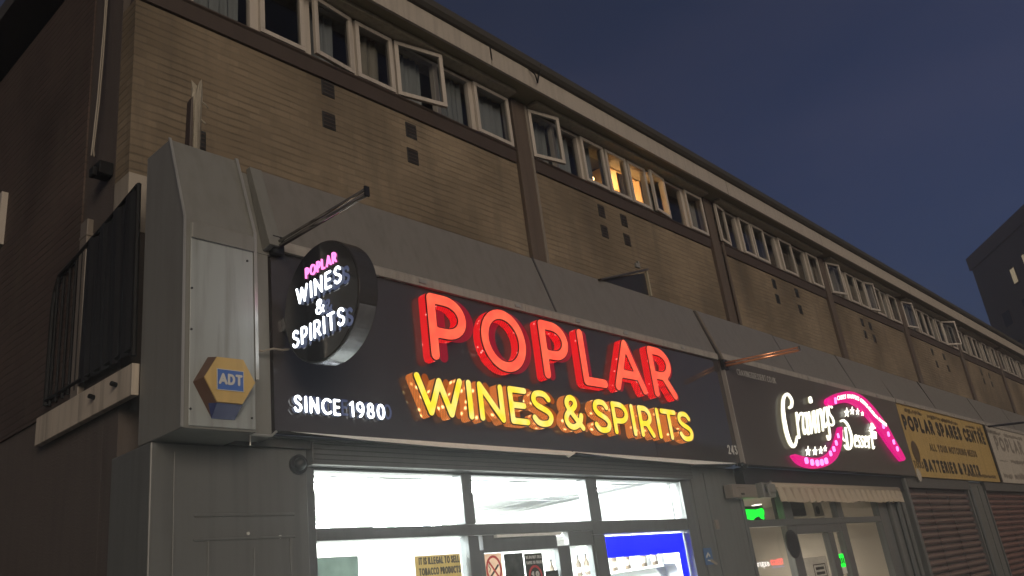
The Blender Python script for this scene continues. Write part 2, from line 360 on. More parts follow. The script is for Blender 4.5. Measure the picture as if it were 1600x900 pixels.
# ------------------------------------------------------------------ geometry helpers
class MB:
    """collects shapes; build() links them as ONE mesh object"""
    def __init__(s): s.v = []; s.f = []
    def add(s, vs, fs):
        o = len(s.v); s.v += [tuple(map(float, p)) for p in vs]; s.f += [tuple(i + o for i in f) for f in fs]; return s
    def box(s, x0, x1, y0, y1, z0, z1):
        return s.add([(x, y, z) for z in (z0, z1) for y in (y0, y1) for x in (x0, x1)],
                     [(0, 2, 3, 1), (4, 5, 7, 6), (0, 1, 5, 4), (2, 6, 7, 3), (0, 4, 6, 2), (1, 3, 7, 5)])
    def obox(s, c, ax, ay, az, hx, hy, hz):
        c, ax, ay, az = (Vector(q) for q in (c, ax, ay, az))
        return s.add([c + ax * hx * i + ay * hy * j + az * hz * k for k in (-1, 1) for j in (-1, 1) for i in (-1, 1)],
                     [(0, 2, 3, 1), (4, 5, 7, 6), (0, 1, 5, 4), (2, 6, 7, 3), (0, 4, 6, 2), (1, 3, 7, 5)])
    def prism(s, poly, off):
        """poly: 3-D outline, swept by the vector off"""
        n = len(poly); P = [Vector(p) for p in poly]; o = Vector(off)
        fs = [tuple(range(n))[::-1], tuple(range(n, 2 * n))] + [(i, (i + 1) % n, n + (i + 1) % n, n + i) for i in range(n)]
        return s.add(P + [p + o for p in P], fs)
    def loft(s, a, b):
        n = len(a)
        return s.add(list(a) + list(b), [tuple(range(n))[::-1], tuple(range(n, 2 * n))] + [(i, (i + 1) % n, n + (i + 1) % n, n + i) for i in range(n)])
    def xsec(s, x0, x1, prof):
        """profile of (y, z) swept along x"""
        return s.prism([(x0, y, z) for y, z in prof], (x1 - x0, 0, 0))
    def tube(s, path, r, n=8):
        P = [Vector(p) for p in path]; rings = []
        up = None
        for i, p in enumerate(P):
            d = (P[min(i + 1, len(P) - 1)] - P[max(i - 1, 0)]).normalized()
            if up is None: up = Vector((0, 0, 1)) if abs(d.z) < 0.9 else Vector((1, 0, 0))
            a = d.cross(up).normalized(); b_ = a.cross(d).normalized(); up = b_
            rings.append([p + (a * math.cos(2 * math.pi * k / n) + b_ * math.sin(2 * math.pi * k / n)) * r for k in range(n)])
        vs = [q for r_ in rings for q in r_]; fs = []
        for i in range(len(P) - 1):
            for k in range(n): fs.append((i * n + k, i * n + (k + 1) % n, (i + 1) * n + (k + 1) % n, (i + 1) * n + k))
        fs += [tuple(range(n))[::-1], tuple((len(P) - 1) * n + k for k in range(n))]
        return s.add(vs, fs)
    def disc(s, c, axis, r, h, n=48, seg=None):
        c = Vector(c); ax = Vector(axis).normalized(); u = ax.orthogonal().normalized(); v_ = ax.cross(u)
        p = [c + (u * math.cos(2 * math.pi * k / n) + v_ * math.sin(2 * math.pi * k / n)) * r for k in range(n)]
        return s.prism(p, ax * h)
    def ball(s, c, r, n=12, mrows=8):
        c = Vector(c); vs = []; fs = []
        for i in range(mrows + 1):
            th = math.pi * i / mrows
            for k in range(n): vs.append(c + Vector((math.sin(th) * math.cos(2 * math.pi * k / n), math.sin(th) * math.sin(2 * math.pi * k / n), math.cos(th))) * r)
        for i in range(mrows):
            for k in range(n): fs.append((i * n + k, i * n + (k + 1) % n, (i + 1) * n + (k + 1) % n, (i + 1) * n + k))
        return s.add(vs, fs)
    def build(s, name, m, parent=None, bevel=0.0, smooth=False):
        me = bpy.data.meshes.new(name); me.from_pydata(s.v, [], s.f); me.validate()
        bm = bmesh.new(); bm.from_mesh(me); bmesh.ops.recalc_face_normals(bm, faces=bm.faces)
        bm.to_mesh(me); bm.free()
        if smooth:
            for p in me.polygons: p.use_smooth = True
        me.materials.append(m)
        o = bpy.data.objects.new(name, me); COL.objects.link(o)
        if parent: link(o, parent)
        if bevel > 0:
            b = o.modifiers.new('bevel', 'BEVEL'); b.width = bevel; b.segments = 2; b.limit_method = 'ANGLE'
        return o

def world(o):
    return o.matrix_basis.copy() if o.parent is None else world(o.parent) @ o.matrix_parent_inverse @ o.matrix_basis

def link(o, parent):
    o.parent = parent
    o.matrix_parent_inverse = world(parent).inverted()

def tag(o, label=None, cat=None, group=None, kind=None):
    if label: o['label'] = label
    if cat: o['category'] = cat
    if group: o['group'] = group
    if kind: o['kind'] = kind
    return o

def thing(name, loc, label, cat, group=None):
    o = bpy.data.objects.new(name, None); COL.objects.link(o); o.location = loc
    o.empty_display_size = 0.1
    return tag(o, label, cat, group)

# ------------------------------------------------------------------ lettering: strokes -> signed distance -> outlines -> solid letters
def arc(cx, cy, rx, ry, a0, a1, n=14):
    return [(cx + rx * math.cos(R_(a0 + (a1 - a0) * i / n)), cy + ry * math.sin(R_(a0 + (a1 - a0) * i / n))) for i in range(n + 1)]

def spline(pts, n=8):
    """Catmull-Rom through pts; works for (x, y) and (x, y, r)"""
    P = [np.array(p, float) for p in pts]; P = [2 * P[0] - P[1]] + P + [2 * P[-1] - P[-2]]; out = []
    for i in range(1, len(P) - 2):
        for k in range(n):
            t = k / n
            out.append(tuple(0.5 * ((2 * P[i]) + (-P[i - 1] + P[i + 1]) * t + (2 * P[i - 1] - 5 * P[i] + 4 * P[i + 1] - P[i + 2]) * t * t + (-P[i - 1] + 3 * P[i] - 3 * P[i + 1] + P[i + 2]) * t ** 3)))
    out.append(tuple(P[-2])); return out

S_CURVE = spline([(0.50, 0.83), (0.40, 0.965), (0.25, 1.0), (0.09, 0.94), (0.03, 0.76), (0.12, 0.60), (0.28, 0.51), (0.44, 0.41), (0.52, 0.25), (0.44, 0.06), (0.26, 0.0), (0.10, 0.04), (0.0, 0.18)])
GL = {  # centre-lines on a unit cap height: (advance width, [strokes])
 'A': (0.74, [[(0, 0), (0.37, 1), (0.74, 0)], [(0.13, 0.30), (0.61, 0.30)]]),
 'B': (0.52, [[(0, 0), (0, 1), (0.24, 1)] + arc(0.26, 0.77, 0.20, 0.23, 90, -90) + [(0, 0.54)], [(0.26, 0.54)] + arc(0.28, 0.27, 0.24, 0.27, 90, -90) + [(0, 0)]]),
 'C': (0.66, [arc(0.44, 0.5, 0.44, 0.5, 48, 312, 24)]),
 'D': (0.62, [[(0, 0), (0, 1), (0.20, 1)] + arc(0.20, 0.5, 0.42, 0.5, 90, -90, 18) + [(0, 0)]]),
 'E': (0.46, [[(0.46, 1), (0, 1), (0, 0), (0.46, 0)], [(0, 0.51), (0.40, 0.51)]]),
 'F': (0.44, [[(0.44, 1), (0, 1), (0, 0)], [(0, 0.5), (0.38, 0.5)]]),
 'G': (0.70, [arc(0.44, 0.5, 0.44, 0.5, 48, 340, 24) + [(0.85, 0.45), (0.5, 0.45)]]),
 'H': (0.60, [[(0, 0), (0, 1)], [(0.6, 0), (0.6, 1)], [(0, 0.5), (0.6, 0.5)]]),
 'I': (0.0, [[(0, 0), (0, 1)]]),
 'J': (0.4, [[(0.4, 1), (0.4, 0.25)] + arc(0.2, 0.22, 0.2, 0.22, 0, -170)]),
 'K': (0.55, [[(0, 0), (0, 1)], [(0.52, 1), (0.02, 0.42)], [(0.16, 0.58), (0.55, 0)]]),
 'L': (0.44, [[(0, 1), (0, 0), (0.44, 0)]]),
 'M': (0.78, [[(0, 0), (0, 1), (0.39, 0.3), (0.78, 1), (0.78, 0)]]),
 'N': (0.62, [[(0, 0), (0, 1), (0.62, 0), (0.62, 1)]]),
 'O': (0.88, [arc(0.44, 0.5, 0.44, 0.5, 0, 360, 36)]),
 'P': (0.50, [[(0, 0), (0, 1), (0.22, 1)] + arc(0.22, 0.70, 0.28, 0.30, 90, -90) + [(0, 0.40)]]),
 'Q': (0.88, [arc(0.44, 0.5, 0.44, 0.5, 0, 360, 36), [(0.55, 0.25), (0.85, -0.05)]]),
 'R': (0.54, [[(0, 0), (0, 1), (0.22, 1)] + arc(0.22, 0.71, 0.28, 0.29, 90, -90) + [(0, 0.42)], [(0.28, 0.42), (0.54, 0)]]),
 'S': (0.52, [S_CURVE]),
 'T': (0.58, [[(0, 1), (0.58, 1)], [(0.29, 1), (0.29, 0)]]),
 'U': (0.60, [[(0, 1), (0, 0.3)] + arc(0.3, 0.3, 0.3, 0.3, 180, 360) + [(0.6, 1)]]),
 'V': (0.68, [[(0, 1), (0.34, 0), (0.68, 1)]]),
 'W': (1.02, [[(0, 1), (0.27, 0), (0.51, 0.92), (0.75, 0), (1.02, 1)]]),
 'X': (0.6, [[(0, 0), (0.6, 1)], [(0, 1), (0.6, 0)]]),
 'Y': (0.62, [[(0, 1), (0.31, 0.45), (0.62, 1)], [(0.31, 0.45), (0.31, 0)]]),
 'Z': (0.55, [[(0, 1), (0.55, 1), (0, 0), (0.55, 0)]]),
 '&': (0.66, [spline([(0.66, 0.0), (0.46, 0.25), (0.18, 0.62), (0.12, 0.80), (0.20, 0.96), (0.32, 1.0), (0.44, 0.93), (0.46, 0.78), (0.36, 0.64), (0.14, 0.48), (0.02, 0.26), (0.10, 0.06), (0.27, 0.0), (0.44, 0.07), (0.58, 0.22), (0.65, 0.42)])]),
 '1': (0.22, [[(0, 0.82), (0.22, 1), (0.22, 0)]]),
 '2': (0.52, [spline([(0.02, 0.76), (0.10, 0.94), (0.27, 1.0), (0.45, 0.92), (0.49, 0.72), (0.38, 0.48), (0.0, 0.0)]) + [(0.52, 0)]]),
 '3': (0.5, [[(0.03, 1), (0.46, 1), (0.22, 0.6)] + arc(0.22, 0.3, 0.27, 0.3, 90, -140)]),
 '4': (0.56, [[(0.42, 0), (0.42, 1), (0, 0.28), (0.56, 0.28)]]),
 '8': (0.54, [arc(0.27, 0.76, 0.22, 0.24, 0, 360, 24), arc(0.27, 0.26, 0.27, 0.26, 0, 360, 24)]),
 '9': (0.54, [arc(0.27, 0.70, 0.27, 0.30, 0, 360, 24), spline([(0.54, 0.70), (0.52, 0.40), (0.40, 0.15), (0.22, 0.0)])]),
 '0': (0.6, [arc(0.30, 0.5, 0.30, 0.5, 0, 360, 30)]),
 '.': (0.0, [[(0, 0), (0.001, 0.001)]]),
 'e': (0.5, [[(0, 0.33), (0.48, 0.33)] + arc(0.25, 0.33, 0.24, 0.33, 0, 310, 18)]),
 'x': (0.45, [[(0, 0), (0.45, 0.66)], [(0, 0.66), (0.45, 0)]]),
 'p': (0.5, [[(0, 0.66), (0, -0.35)], arc(0.25, 0.33, 0.25, 0.33, 0, 360, 20)]),
 'r': (0.3, [[(0, 0), (0, 0.66)], spline([(0, 0.4), (0.1, 0.6), (0.3, 0.66)])]),
 's': (0.42, [[(x * 0.8, y * 0.66) for x, y in S_CURVE]]),
}

def sdf_polys(strokes, res):
    """strokes: lists of (x, y, r). Contours of the union of round-ended, tapering strokes -> [(outer, [holes])]"""
    A = []; B = []; ra = []; rb = []
    for st in strokes:
        for p, q in zip(st[:-1], st[1:]): A.append(p[:2]); B.append(q[:2]); ra.append(p[2]); rb.append(q[2])
    A = np.array(A); B = np.array(B); ra = np.array(ra); rb = np.array(rb)
    mr = max(ra.max(), rb.max())
    x0, y0 = np.minimum(A.min(0), B.min(0)) - mr - 2.3 * res; x1, y1 = np.maximum(A.max(0), B.max(0)) + mr + 2.3 * res
    xs = np.arange(x0, x1 + res, res); ys = np.arange(y0, y1 + res, res)
    X, Y = np.meshgrid(xs, ys); D = np.full(X.shape, 1e9)
    for a, b, r0, r1 in zip(A, B, ra, rb):
        d = b - a; L = d @ d + 1e-12
        t = np.clip(((X - a[0]) * d[0] + (Y - a[1]) * d[1]) / L, 0, 1)
        D = np.minimum(D, np.hypot(X - a[0] - t * d[0], Y - a[1] - t * d[1]) - (r0 + (r1 - r0) * t))
    D[D == 0] = 1e-9
    ins = D < 0
    nxt = {}; pos = {}
    def pt(i0, j0, i1, j1):
        k = (i0, j0, i1, j1) if (i0, j0) < (i1, j1) else (i1, j1, i0, j0)
        if k not in pos:
            a, b = D[k[0], k[1]], D[k[2], k[3]]; t = a / (a - b)
            pos[k] = (xs[k[1]] + (xs[k[3]] - xs[k[1]]) * t, ys[k[0]] + (ys[k[2]] - ys[k[0]]) * t)
        return k
    c = ins[:-1, :-1].astype(int) + ins[:-1, 1:] * 2 + ins[1:, 1:] * 4 + ins[1:, :-1] * 8
    for i, j in zip(*np.where((c > 0) & (c < 15))):
        k = c[i, j]
        b_ = (i, j, i, j + 1); r_ = (i, j + 1, i + 1, j + 1); t_ = (i + 1, j, i + 1, j + 1); l_ = (i, j, i + 1, j)
        T = {1: [(b_, l_)], 2: [(r_, b_)], 3: [(r_, l_)], 4: [(t_, r_)], 5: [(b_, l_), (t_, r_)], 6: [(t_, b_)], 7: [(t_, l_)],
             8: [(l_, t_)], 9: [(b_, t_)], 10: [(r_, b_), (l_, t_)], 11: [(r_, t_)], 12: [(l_, r_)], 13: [(b_, r_)], 14: [(l_, b_)]}[k]
        for s_, e_ in T: nxt[pt(*s_)] = pt(*e_)
    loops = []
    while nxt:
        s = next(iter(nxt)); L = []; k = s
        while k in nxt: L.append(pos[k]); k = nxt.pop(k)
        if len(L) > 5: loops.append(L)
    def area(L):
        P = np.array(L); return 0.5 * np.sum(P[:, 0] * np.roll(P[:, 1], -1) - np.roll(P[:, 0], -1) * P[:, 1])
    ar = [area(L) for L in loops]
    if not ar: return []
    big = 1 if ar[int(np.argmax(np.abs(ar)))] > 0 else -1
    def inside(p, L):
        q = False
        for (ax, ay), (bx, by) in zip(L, L[1:] + L[:1]):
            if (ay > p[1]) != (by > p[1]) and p[0] < (bx - ax) * (p[1] - ay) / (by - ay) + ax: q = not q
        return q
    outs = [(L, []) for L, a in zip(loops, ar) if a * big > 0]
    for L, a in zip(loops, ar):
        if a * big < 0:
            for o, hs in outs:
                if inside(L[0], o): hs.append(L); break
    return outs

def thin(L, tol):
    """drop points that add nothing"""
    out = [L[0]]
    for i in range(1, len(L) - 1):
        a = out[-1]; b = L[i]; c = L[i + 1]
        cr = abs((b[0] - a[0]) * (c[1] - a[1]) - (b[1] - a[1]) * (c[0] - a[0])); d = math.hypot(c[0] - a[0], c[1] - a[1]) + 1e-9
        if cr / d > tol: out.append(b)
    out.append(L[-1]); return out

def solid(polys, f0, f1, mb, tol=0.0006):
    """solid between the map f0 (front) and f1 (back) of flat outlines"""
    for o, hs in polys:
        rings = [thin(r, tol) for r in [o] + hs]
        tri = tessellate_polygon([[Vector((x, y, 0)) for x, y in r] for r in rings])
        flat = [p for r in rings for p in r]; n = len(flat)
        vs = [f0(*p) for p in flat] + [f1(*p) for p in flat]
        fs = [tuple(t) for t in tri] + [tuple(n + i for i in t[::-1]) for t in tri]
        k = 0
        for r in rings:
            for i in range(len(r)):
                a = k + i; b = k + (i + 1) % len(r); fs.append((a, b, n + b, n + a))
            k += len(r)
        mb.add(vs, fs)

def place(text, x0, x1, h, wr, gap=0.24, space=0.42):
    """-> [(char, [strokes scaled])]: letters of cap height h set to fill x0..x1, stroke wr*h"""
    adv = []; x = 0
    for ch in text:
        if ch == ' ': x += space; continue
        g = GL[ch]; adv.append((ch, x)); x += g[0] + wr / (1 - wr) + gap
    x -= gap
    s = h * (1 - wr); sx = (x1 - x0 - 0) / (x)      # width scale
    hw = wr * h / 2
    out = []
    for ch, ax in adv:
        out.append((ch, [[(x0 + hw + (ax + px) * sx * 1.0, hw + py * s) for px, py in st] for st in GL[ch][1]]))
    return out

def letters(text, x0, x1, z0, h, wr, frame, name, parent, face_m, depth, ret_m=None, trim_m=None, gap=0.24, space=0.42, res=None, per_letter=True, face_t=0.006, inset=0.004, grow=0.0, off=(0, 0), outline=None):
    """frame(u, v, n) -> world. Each letter is a mesh of its own (return) with its lit face as a child; or one mesh for the line."""
    hw = wr * h / 2 + grow; res = res or wr * h / 4.5
    one = MB(); objs = []
    for ch, sts in place(text, x0, x1, h, wr, gap, space):
        st = [[(x + off[0], z0 + y + off[1], hw) for x, y in s] for s in sts]
        if per_letter:
            mb = MB(); solid(sdf_polys(st, res), lambda u, v: frame(u, v, depth), lambda u, v: frame(u, v, 0), mb)
            o = mb.build('letter', ret_m, parent)
            if trim_m:
                mt = MB(); solid(sdf_polys([[(a, b, r + 0.0025) for a, b, r in s] for s in st], res), lambda u, v: frame(u, v, depth + 0.004), lambda u, v: frame(u, v, depth - 0.006), mt)
                mt.build('letter_edge', trim_m, o)
                e0 = 0.004
            else: e0 = 0.0
            mf = MB(); solid(sdf_polys([[(a, b, r - inset) for a, b, r in s] for s in st], res), lambda u, v: frame(u, v, depth + e0 + face_t), lambda u, v: frame(u, v, depth + e0 + 0.0005), mf)
            mf.build('letter_face', face_m, o); objs.append(o)
        else:
            if outline:
                ring = []
                for s in st:
                    pass
                for o_, hs in sdf_polys(st, res):
                    for L in [o_] + hs:
                        L = thin(L, 0.0006); ring.append([(a, b, outline) for a, b in L + [L[0]]])
                solid(sdf_polys(ring, outline / 1.6), lambda u, v: frame(u, v, depth), lambda u, v: frame(u, v, 0), one)
            else:
                solid(sdf_polys(st, res), lambda u, v: frame(u, v, depth), lambda u, v: frame(u, v, 0), one)
    if not per_letter: return one.build(name, face_m, parent)
    return objs

def wallframe(y):            # front wall: reads along +x, faces -y
    return lambda u, v, n: (u, y - n, v)

# ================================================================== SETTING
tag(MB().add([(-39.5, -39.5, -0.02), (149.5, -39.5, -0.02), (149.5, 79.5, -0.02), (-39.5, 79.5, -0.02)], [(0, 1, 2, 3)]).build('ground', M['ground']), kind='structure')
tag(MB().add([(-39, -3.2, 0.0), (149, -3.2, 0.0), (149, 2.6, 0.0), (-39, 2.6, 0.0)], [(0, 1, 2, 3)]).build('road', M['asphalt']), kind='structure')
tag(MB().box(-39, 100, 2.75, 9.5, -0.1, 0.12).build('pavement', M['paving']), kind='structure')
tag(MB().box(-39, 100, 2.6, 2.748, -0.1, 0.125).build('kerb', M['kerb'], bevel=0.01), kind='structure')
tag(MB().box(-39, 149, -9, -3.36, -0.1, 0.12).build('far_pavement', M['paving']), kind='structure')
tag(MB().box(-39, 149, -3.358, -3.2, -0.1, 0.125).build('far_kerb', M['kerb'], bevel=0.01), kind='structure')

# ================================================================== THE TERRACE (upper storey)
BY = 6.10           # brick face
X0, X1 = 2.68, 49.0
terr = thing('terraced_building', (X0, BY, 0.12), 'long brown brick terrace with a strip of white framed windows running above the shops', 'building')
# brick face in bays between the piers, up to the sills
PC = [7.91, 13.08, 18.18, 23.32, 28.5, 33.6, 38.7, 43.8]
MB().box(X0, X1, BY, BY + 0.25, 5.27, 7.02).build('brick_wall', M['brick'], terr)
MB().box(X0, X0 + 3.4, BY - 0.01, BY + 0.26, 4.75, 5.266).build('concrete_band', M['band'], terr)
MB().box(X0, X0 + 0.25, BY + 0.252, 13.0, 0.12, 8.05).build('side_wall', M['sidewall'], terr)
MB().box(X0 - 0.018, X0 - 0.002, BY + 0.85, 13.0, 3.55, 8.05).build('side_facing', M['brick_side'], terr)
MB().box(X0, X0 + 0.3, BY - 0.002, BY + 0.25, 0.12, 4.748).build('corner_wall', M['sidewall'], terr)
for pc in PC:
    MB().box(pc - 0.14, pc + 0.14, BY - 0.06, BY + 0.22, 5.0, 8.03).build('pier', M['pier'], terr, bevel=0.008)
for px, ph in ((7.70, 0.03), (13.34, 0.03)):
    MB().tube([(px + 0.36 if px < 8 else px, BY - 0.05, 5.2), (px + 0.36 if px < 8 else px, BY - 0.05, 8.0)], ph).build('downpipe', M['post'] if px < 8 else M['pier'], terr)
# eaves
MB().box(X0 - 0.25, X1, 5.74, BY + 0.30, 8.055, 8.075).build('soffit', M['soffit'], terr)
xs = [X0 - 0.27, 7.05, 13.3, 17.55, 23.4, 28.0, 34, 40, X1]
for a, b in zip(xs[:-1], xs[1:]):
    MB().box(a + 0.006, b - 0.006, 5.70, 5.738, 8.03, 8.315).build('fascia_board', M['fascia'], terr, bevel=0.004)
MB().xsec(X0 - 0.30, X1, [(5.66, 8.32), (5.62, 8.36), (5.62, 8.455), (5.68, 8.47), (12.9, 8.6), (12.9, 8.32)]).build('roof', M['gutter'], terr)
MB().tube([(7.03, 5.685, 8.46), (7.05, 5.69, 8.2), (7.08, 5.72, 8.04)], 0.008, 6).build('roof_cable', M['iron'], terr)
MB().tube([(7.80, 5.685, 8.30), (7.86, 5.64, 8.22), (7.92, 5.66, 8.12), (7.98, 5.66, 8.28), (7.99, 5.62, 8.42)], 0.010, 6).build('roof_cable', M['iron'], terr)

# windows: (kind, x0, x1); s sash shut, o sash swung out at the foot, f fixed light
ZS, ZH = 7.215, 8.0
def window_bay(bx0, bx1, lights, k):
    MB().xsec(bx0, bx1, [(BY - 0.03, ZS - 0.19), (BY - 0.05, ZS - 0.035), (BY - 0.07, ZS - 0.02), (BY - 0.07, ZS - 0.005), (BY + 0.15, ZS - 0.005), (BY + 0.15, ZS - 0.19)]).build('sill', M['sillboard'], terr)
    MB().xsec(bx0 + 0.04, bx1 - 0.02, [(5.885, 8.0), (5.885, 8.05), (6.05, 8.05), (6.05, 8.0)]).build('head_trim', M['trimw'], terr, bevel=0.008)
    fr = MB()
    lo, hi = lights[0][1], lights[-1][2]
    fy0, fy1 = BY - 0.02, BY + 0.05
    fr.box(lo - 0.02, hi + 0.02, fy0, fy1, ZH - 0.045, ZH)            # head
    fr.box(lo - 0.02, hi + 0.02, fy0, fy1, ZS, ZS + 0.04)             # bottom rail
    for (ka, a0, a1), (kb, b0, b1) in zip(lights[:-1], lights[1:]):
        fr.box(a1 - 0.012, b0 + 0.012, fy0, fy1, ZS + 0.04, ZH - 0.045)
    fr.box(lo - 0.02, lo + 0.025, fy0, fy1, ZS + 0.04, ZH - 0.045); fr.box(hi - 0.025, hi + 0.02, fy0, fy1, ZS + 0.04, ZH - 0.045)
    wn = fr.build('window', M['upvc'], terr, bevel=0.004)
    MB().box(bx0, bx1, BY + 0.055, BY + 0.25, ZH, 8.054).build('lintel', M['trimw'], wn)
    gls = MB()
    for i, (kd, a, b) in enumerate(lights):
        if kd == 'f':
            gls.add([(a, BY + 0.02, ZS + 0.03), (b, BY + 0.02, ZS + 0.03), (b, BY + 0.02, ZH - 0.04), (a, BY + 0.02, ZH - 0.04)], [(0, 1, 2, 3)])
            continue
        if kd == 'p':
            MB().box(a, b, BY - 0.01, BY + 0.03, ZS + 0.03, ZH - 0.04).build('blank_panel', M['upvc'], wn); continue
        t = 0.052; s = MB()
        z0, z1 = ZS + 0.012, ZH - 0.02
        ang = R_({'s': 0, 'a': 6, 'o': 13, 'w': 30}[kd])
        hl = kd in 'ow'                       # hinged at the left, else at the right
        yy = BY - 0.045
        def q(x, dy, z):
            if hl: return (a + (x - a) * math.cos(ang) + dy * math.sin(ang), yy + dy * math.cos(ang) - (x - a) * math.sin(ang), z)
            return (b - (b - x) * math.cos(ang) - dy * math.sin(ang), yy + dy * math.cos(ang) - (b - x) * math.sin(ang), z)
        def bar(xa, xb, za, zb):
            s.add([q(x, dy, z) for z in (za, zb) for dy in (-0.022, 0.022) for x in (xa, xb)],
                  [(0, 2, 3, 1), (4, 5, 7, 6), (0, 1, 5, 4), (2, 6, 7, 3), (0, 4, 6, 2), (1, 3, 7, 5)])
        bar(a, b, z0, z0 + t); bar(a, b, z1 - t, z1); bar(a, a + t, z0 + t, z1 - t); bar(b - t, b, z0 + t, z1 - t)
        so_ = s.build('sash', M['upvc'], wn, bevel=0.004)
        gls.add([q(a + t, 0, z0 + t), q(b - t, 0, z0 + t), q(b - t, 0, z1 - t), q(a + t, 0, z1 - t)], [(0, 1, 2, 3)])
        if kd in 'sa' and k < 3 and i % 2 == 0:
            MB().box(a + t * 0.35, a + t * 0.75, yy - 0.045, yy - 0.022, ZS + 0.35, ZS + 0.47).build('window_handle', M['upvc'], wn) if False else None
    gls.build('pane', M['winglass'], wn)
    # what hangs behind the panes
    n = 0
    for i, (kd, a, b) in enumerate(lights):
        rr = random.Random(k * 31 + i)
        if (k, i) in LIT or kd == 'p': continue
        if rr.random() < 0.8:
            c = MB(); w_ = b - a; nn = 14
            vs = []; drop = rr.choice([0.0, 0.0, 0.25])
            xa = a + rr.uniform(0, 0.35) * w_; xb = b - rr.uniform(0, 0.25) * w_
            for j in range(nn + 1):
                x = xa + (xb - xa) * j / nn; y = BY + 0.13 + 0.025 * math.sin(j * 2.1 + i)
                vs += [(x, y, ZS - 0.1 + drop), (x + 0.02 * math.sin(j), y, ZH + 0.02)]
            c.add(vs, [(2 * j, 2 * j + 2, 2 * j + 3, 2 * j + 1) for j in range(nn)])
            c.build('curtain', M['curtain'] if (k + i) % 4 else M['curtain_b'], wn)
    return wn

LIT = {(1, 3), (1, 4), (1, 5), (1, 6), (2, 0), (2, 1), (2, 2)}
bay1 = [('p', 2.75, 3.14), ('f', 3.20, 3.82), ('s', 3.90, 4.43), ('a', 4.52, 5.07), ('s', 5.12, 5.66), ('o', 5.70, 6.36), ('f', 6.41, 6.97), ('s', 7.03, 7.70)]
bay2 = [('o', 8.11, 8.66), ('f', 8.70, 9.26), ('s', 9.30, 9.87), ('s', 9.92, 10.48), ('s', 10.52, 11.04), ('a', 11.10, 11.62), ('f', 11.64, 12.20), ('s', 12.27, 12.87)]
bay3 = [('a', 13.27, 13.70), ('f', 13.74, 14.18), ('s', 14.24, 14.72), ('s', 14.76, 15.30), ('f', 15.36, 15.86), ('s', 15.96, 16.60), ('f', 16.64, 17.30), ('s', 17.36, 17.97)]
bay4 = [('o', 18.42, 18.95), ('f', 19.0, 19.5), ('s', 19.56, 20.12), ('s', 20.2, 20.72), ('o', 20.76, 21.2), ('s', 21.26, 21.9), ('f', 21.95, 22.4), ('s', 22.45, 23.1)]
window_bay(X0 + 0.02, 7.74, bay1, 0)
window_bay(8.085, 12.905, bay2, 1)
window_bay(13.255, 18.005, bay3, 2)
window_bay(18.355, 23.145, bay4, 3)
for k, (a, b) in enumerate(((23.495, 28.325), (28.675, 33.425), (33.775, 38.525), (38.875, 43.625), (43.975, 48.9))):
    n = 8; w_ = (b - a - 0.06) / n
    lts = [(('w' if (k == 0 and i == 6) else 'o' if (k + i) % 11 == 0 else 'f' if i in (1, 4, 6) else 's'), a + 0.05 + w_ * i, a + 0.05 + w_ * (i + 1) - 0.04) for i in range(n)]
    window_bay(a, b, lts, 4 + k)

# rooms behind the glass
rm = MB()
rm.box(X0 + 0.26, X1 - 0.1, 9.0, 9.1, 5.3, 8.05); rm.box(X0 + 0.26, X1 - 0.1, BY + 0.255, 9.0, 5.3, 5.35)
for pc in [3.15, 7.91, 9.88, 11.68, 13.08, 15.9, 18.18, 23.32, 28.5, 33.6, 38.7, 43.8]: rm.box(pc - 0.04, pc + 0.04, BY + 0.28, 9.0, 5.35, 8.05)
rm.box(X0 + 0.26, X1, BY + 0.31, 9.0, 8.06, 8.10)
rm.build('room', M['darkroom'], terr)
lr = MB(); lr.box(10.50, 11.40, 8.2, 8.25, 5.36, 8.04).box(10.47, 10.498, BY + 0.29, 8.25, 5.36, 8.04).box(11.402, 11.43, BY + 0.29, 8.25, 5.36, 8.04).box(10.5, 11.4, BY + 0.32, 8.2, 8.035, 8.055)
lr.build('lit_room', M['warmwall'], terr)
MB().box(10.60, 10.98, BY + 0.20, BY + 0.22, ZS - 0.1, ZH - 0.1).build('blind', M['curtain_b'], terr)
ll = MB().box(13.3, 15.8, 8.3, 8.35, 5.36, 8.04).box(13.14, 15.84, BY + 0.34, 8.3, 8.036, 8.054).build('lit_room', M['cream'], terr)
MB().box(13.5, 14.5, 6.9, 6.98, 7.96, 8.0).build('strip_lamp', M['warmtube'], ll)
lb = MB().tube([(10.2, 6.55, 8.03), (10.2, 6.55, 7.8)], 0.01, 6).build('lamp_cord', M['iron'], terr)
MB().ball((10.2, 6.55, 7.76), 0.05).build('bulb', M['bulb'], lb)
pl = bpy.data.lights.new('bulb_light', 'POINT'); pl.energy = 46; pl.color = (1.0, 0.55, 0.2); pl.shadow_soft_size = 0.06
po = bpy.data.objects.new('bulb_light', pl); COL.objects.link(po); po.location = (10.95, 6.95, 7.72); pl.color = (1.0, 0.66, 0.32); link(po, lb)
MB().box(26.6, 27.6, 6.5, 6.55, ZS, ZH - 0.1).build('lit_blind', M['hotwin'], terr) if False else None

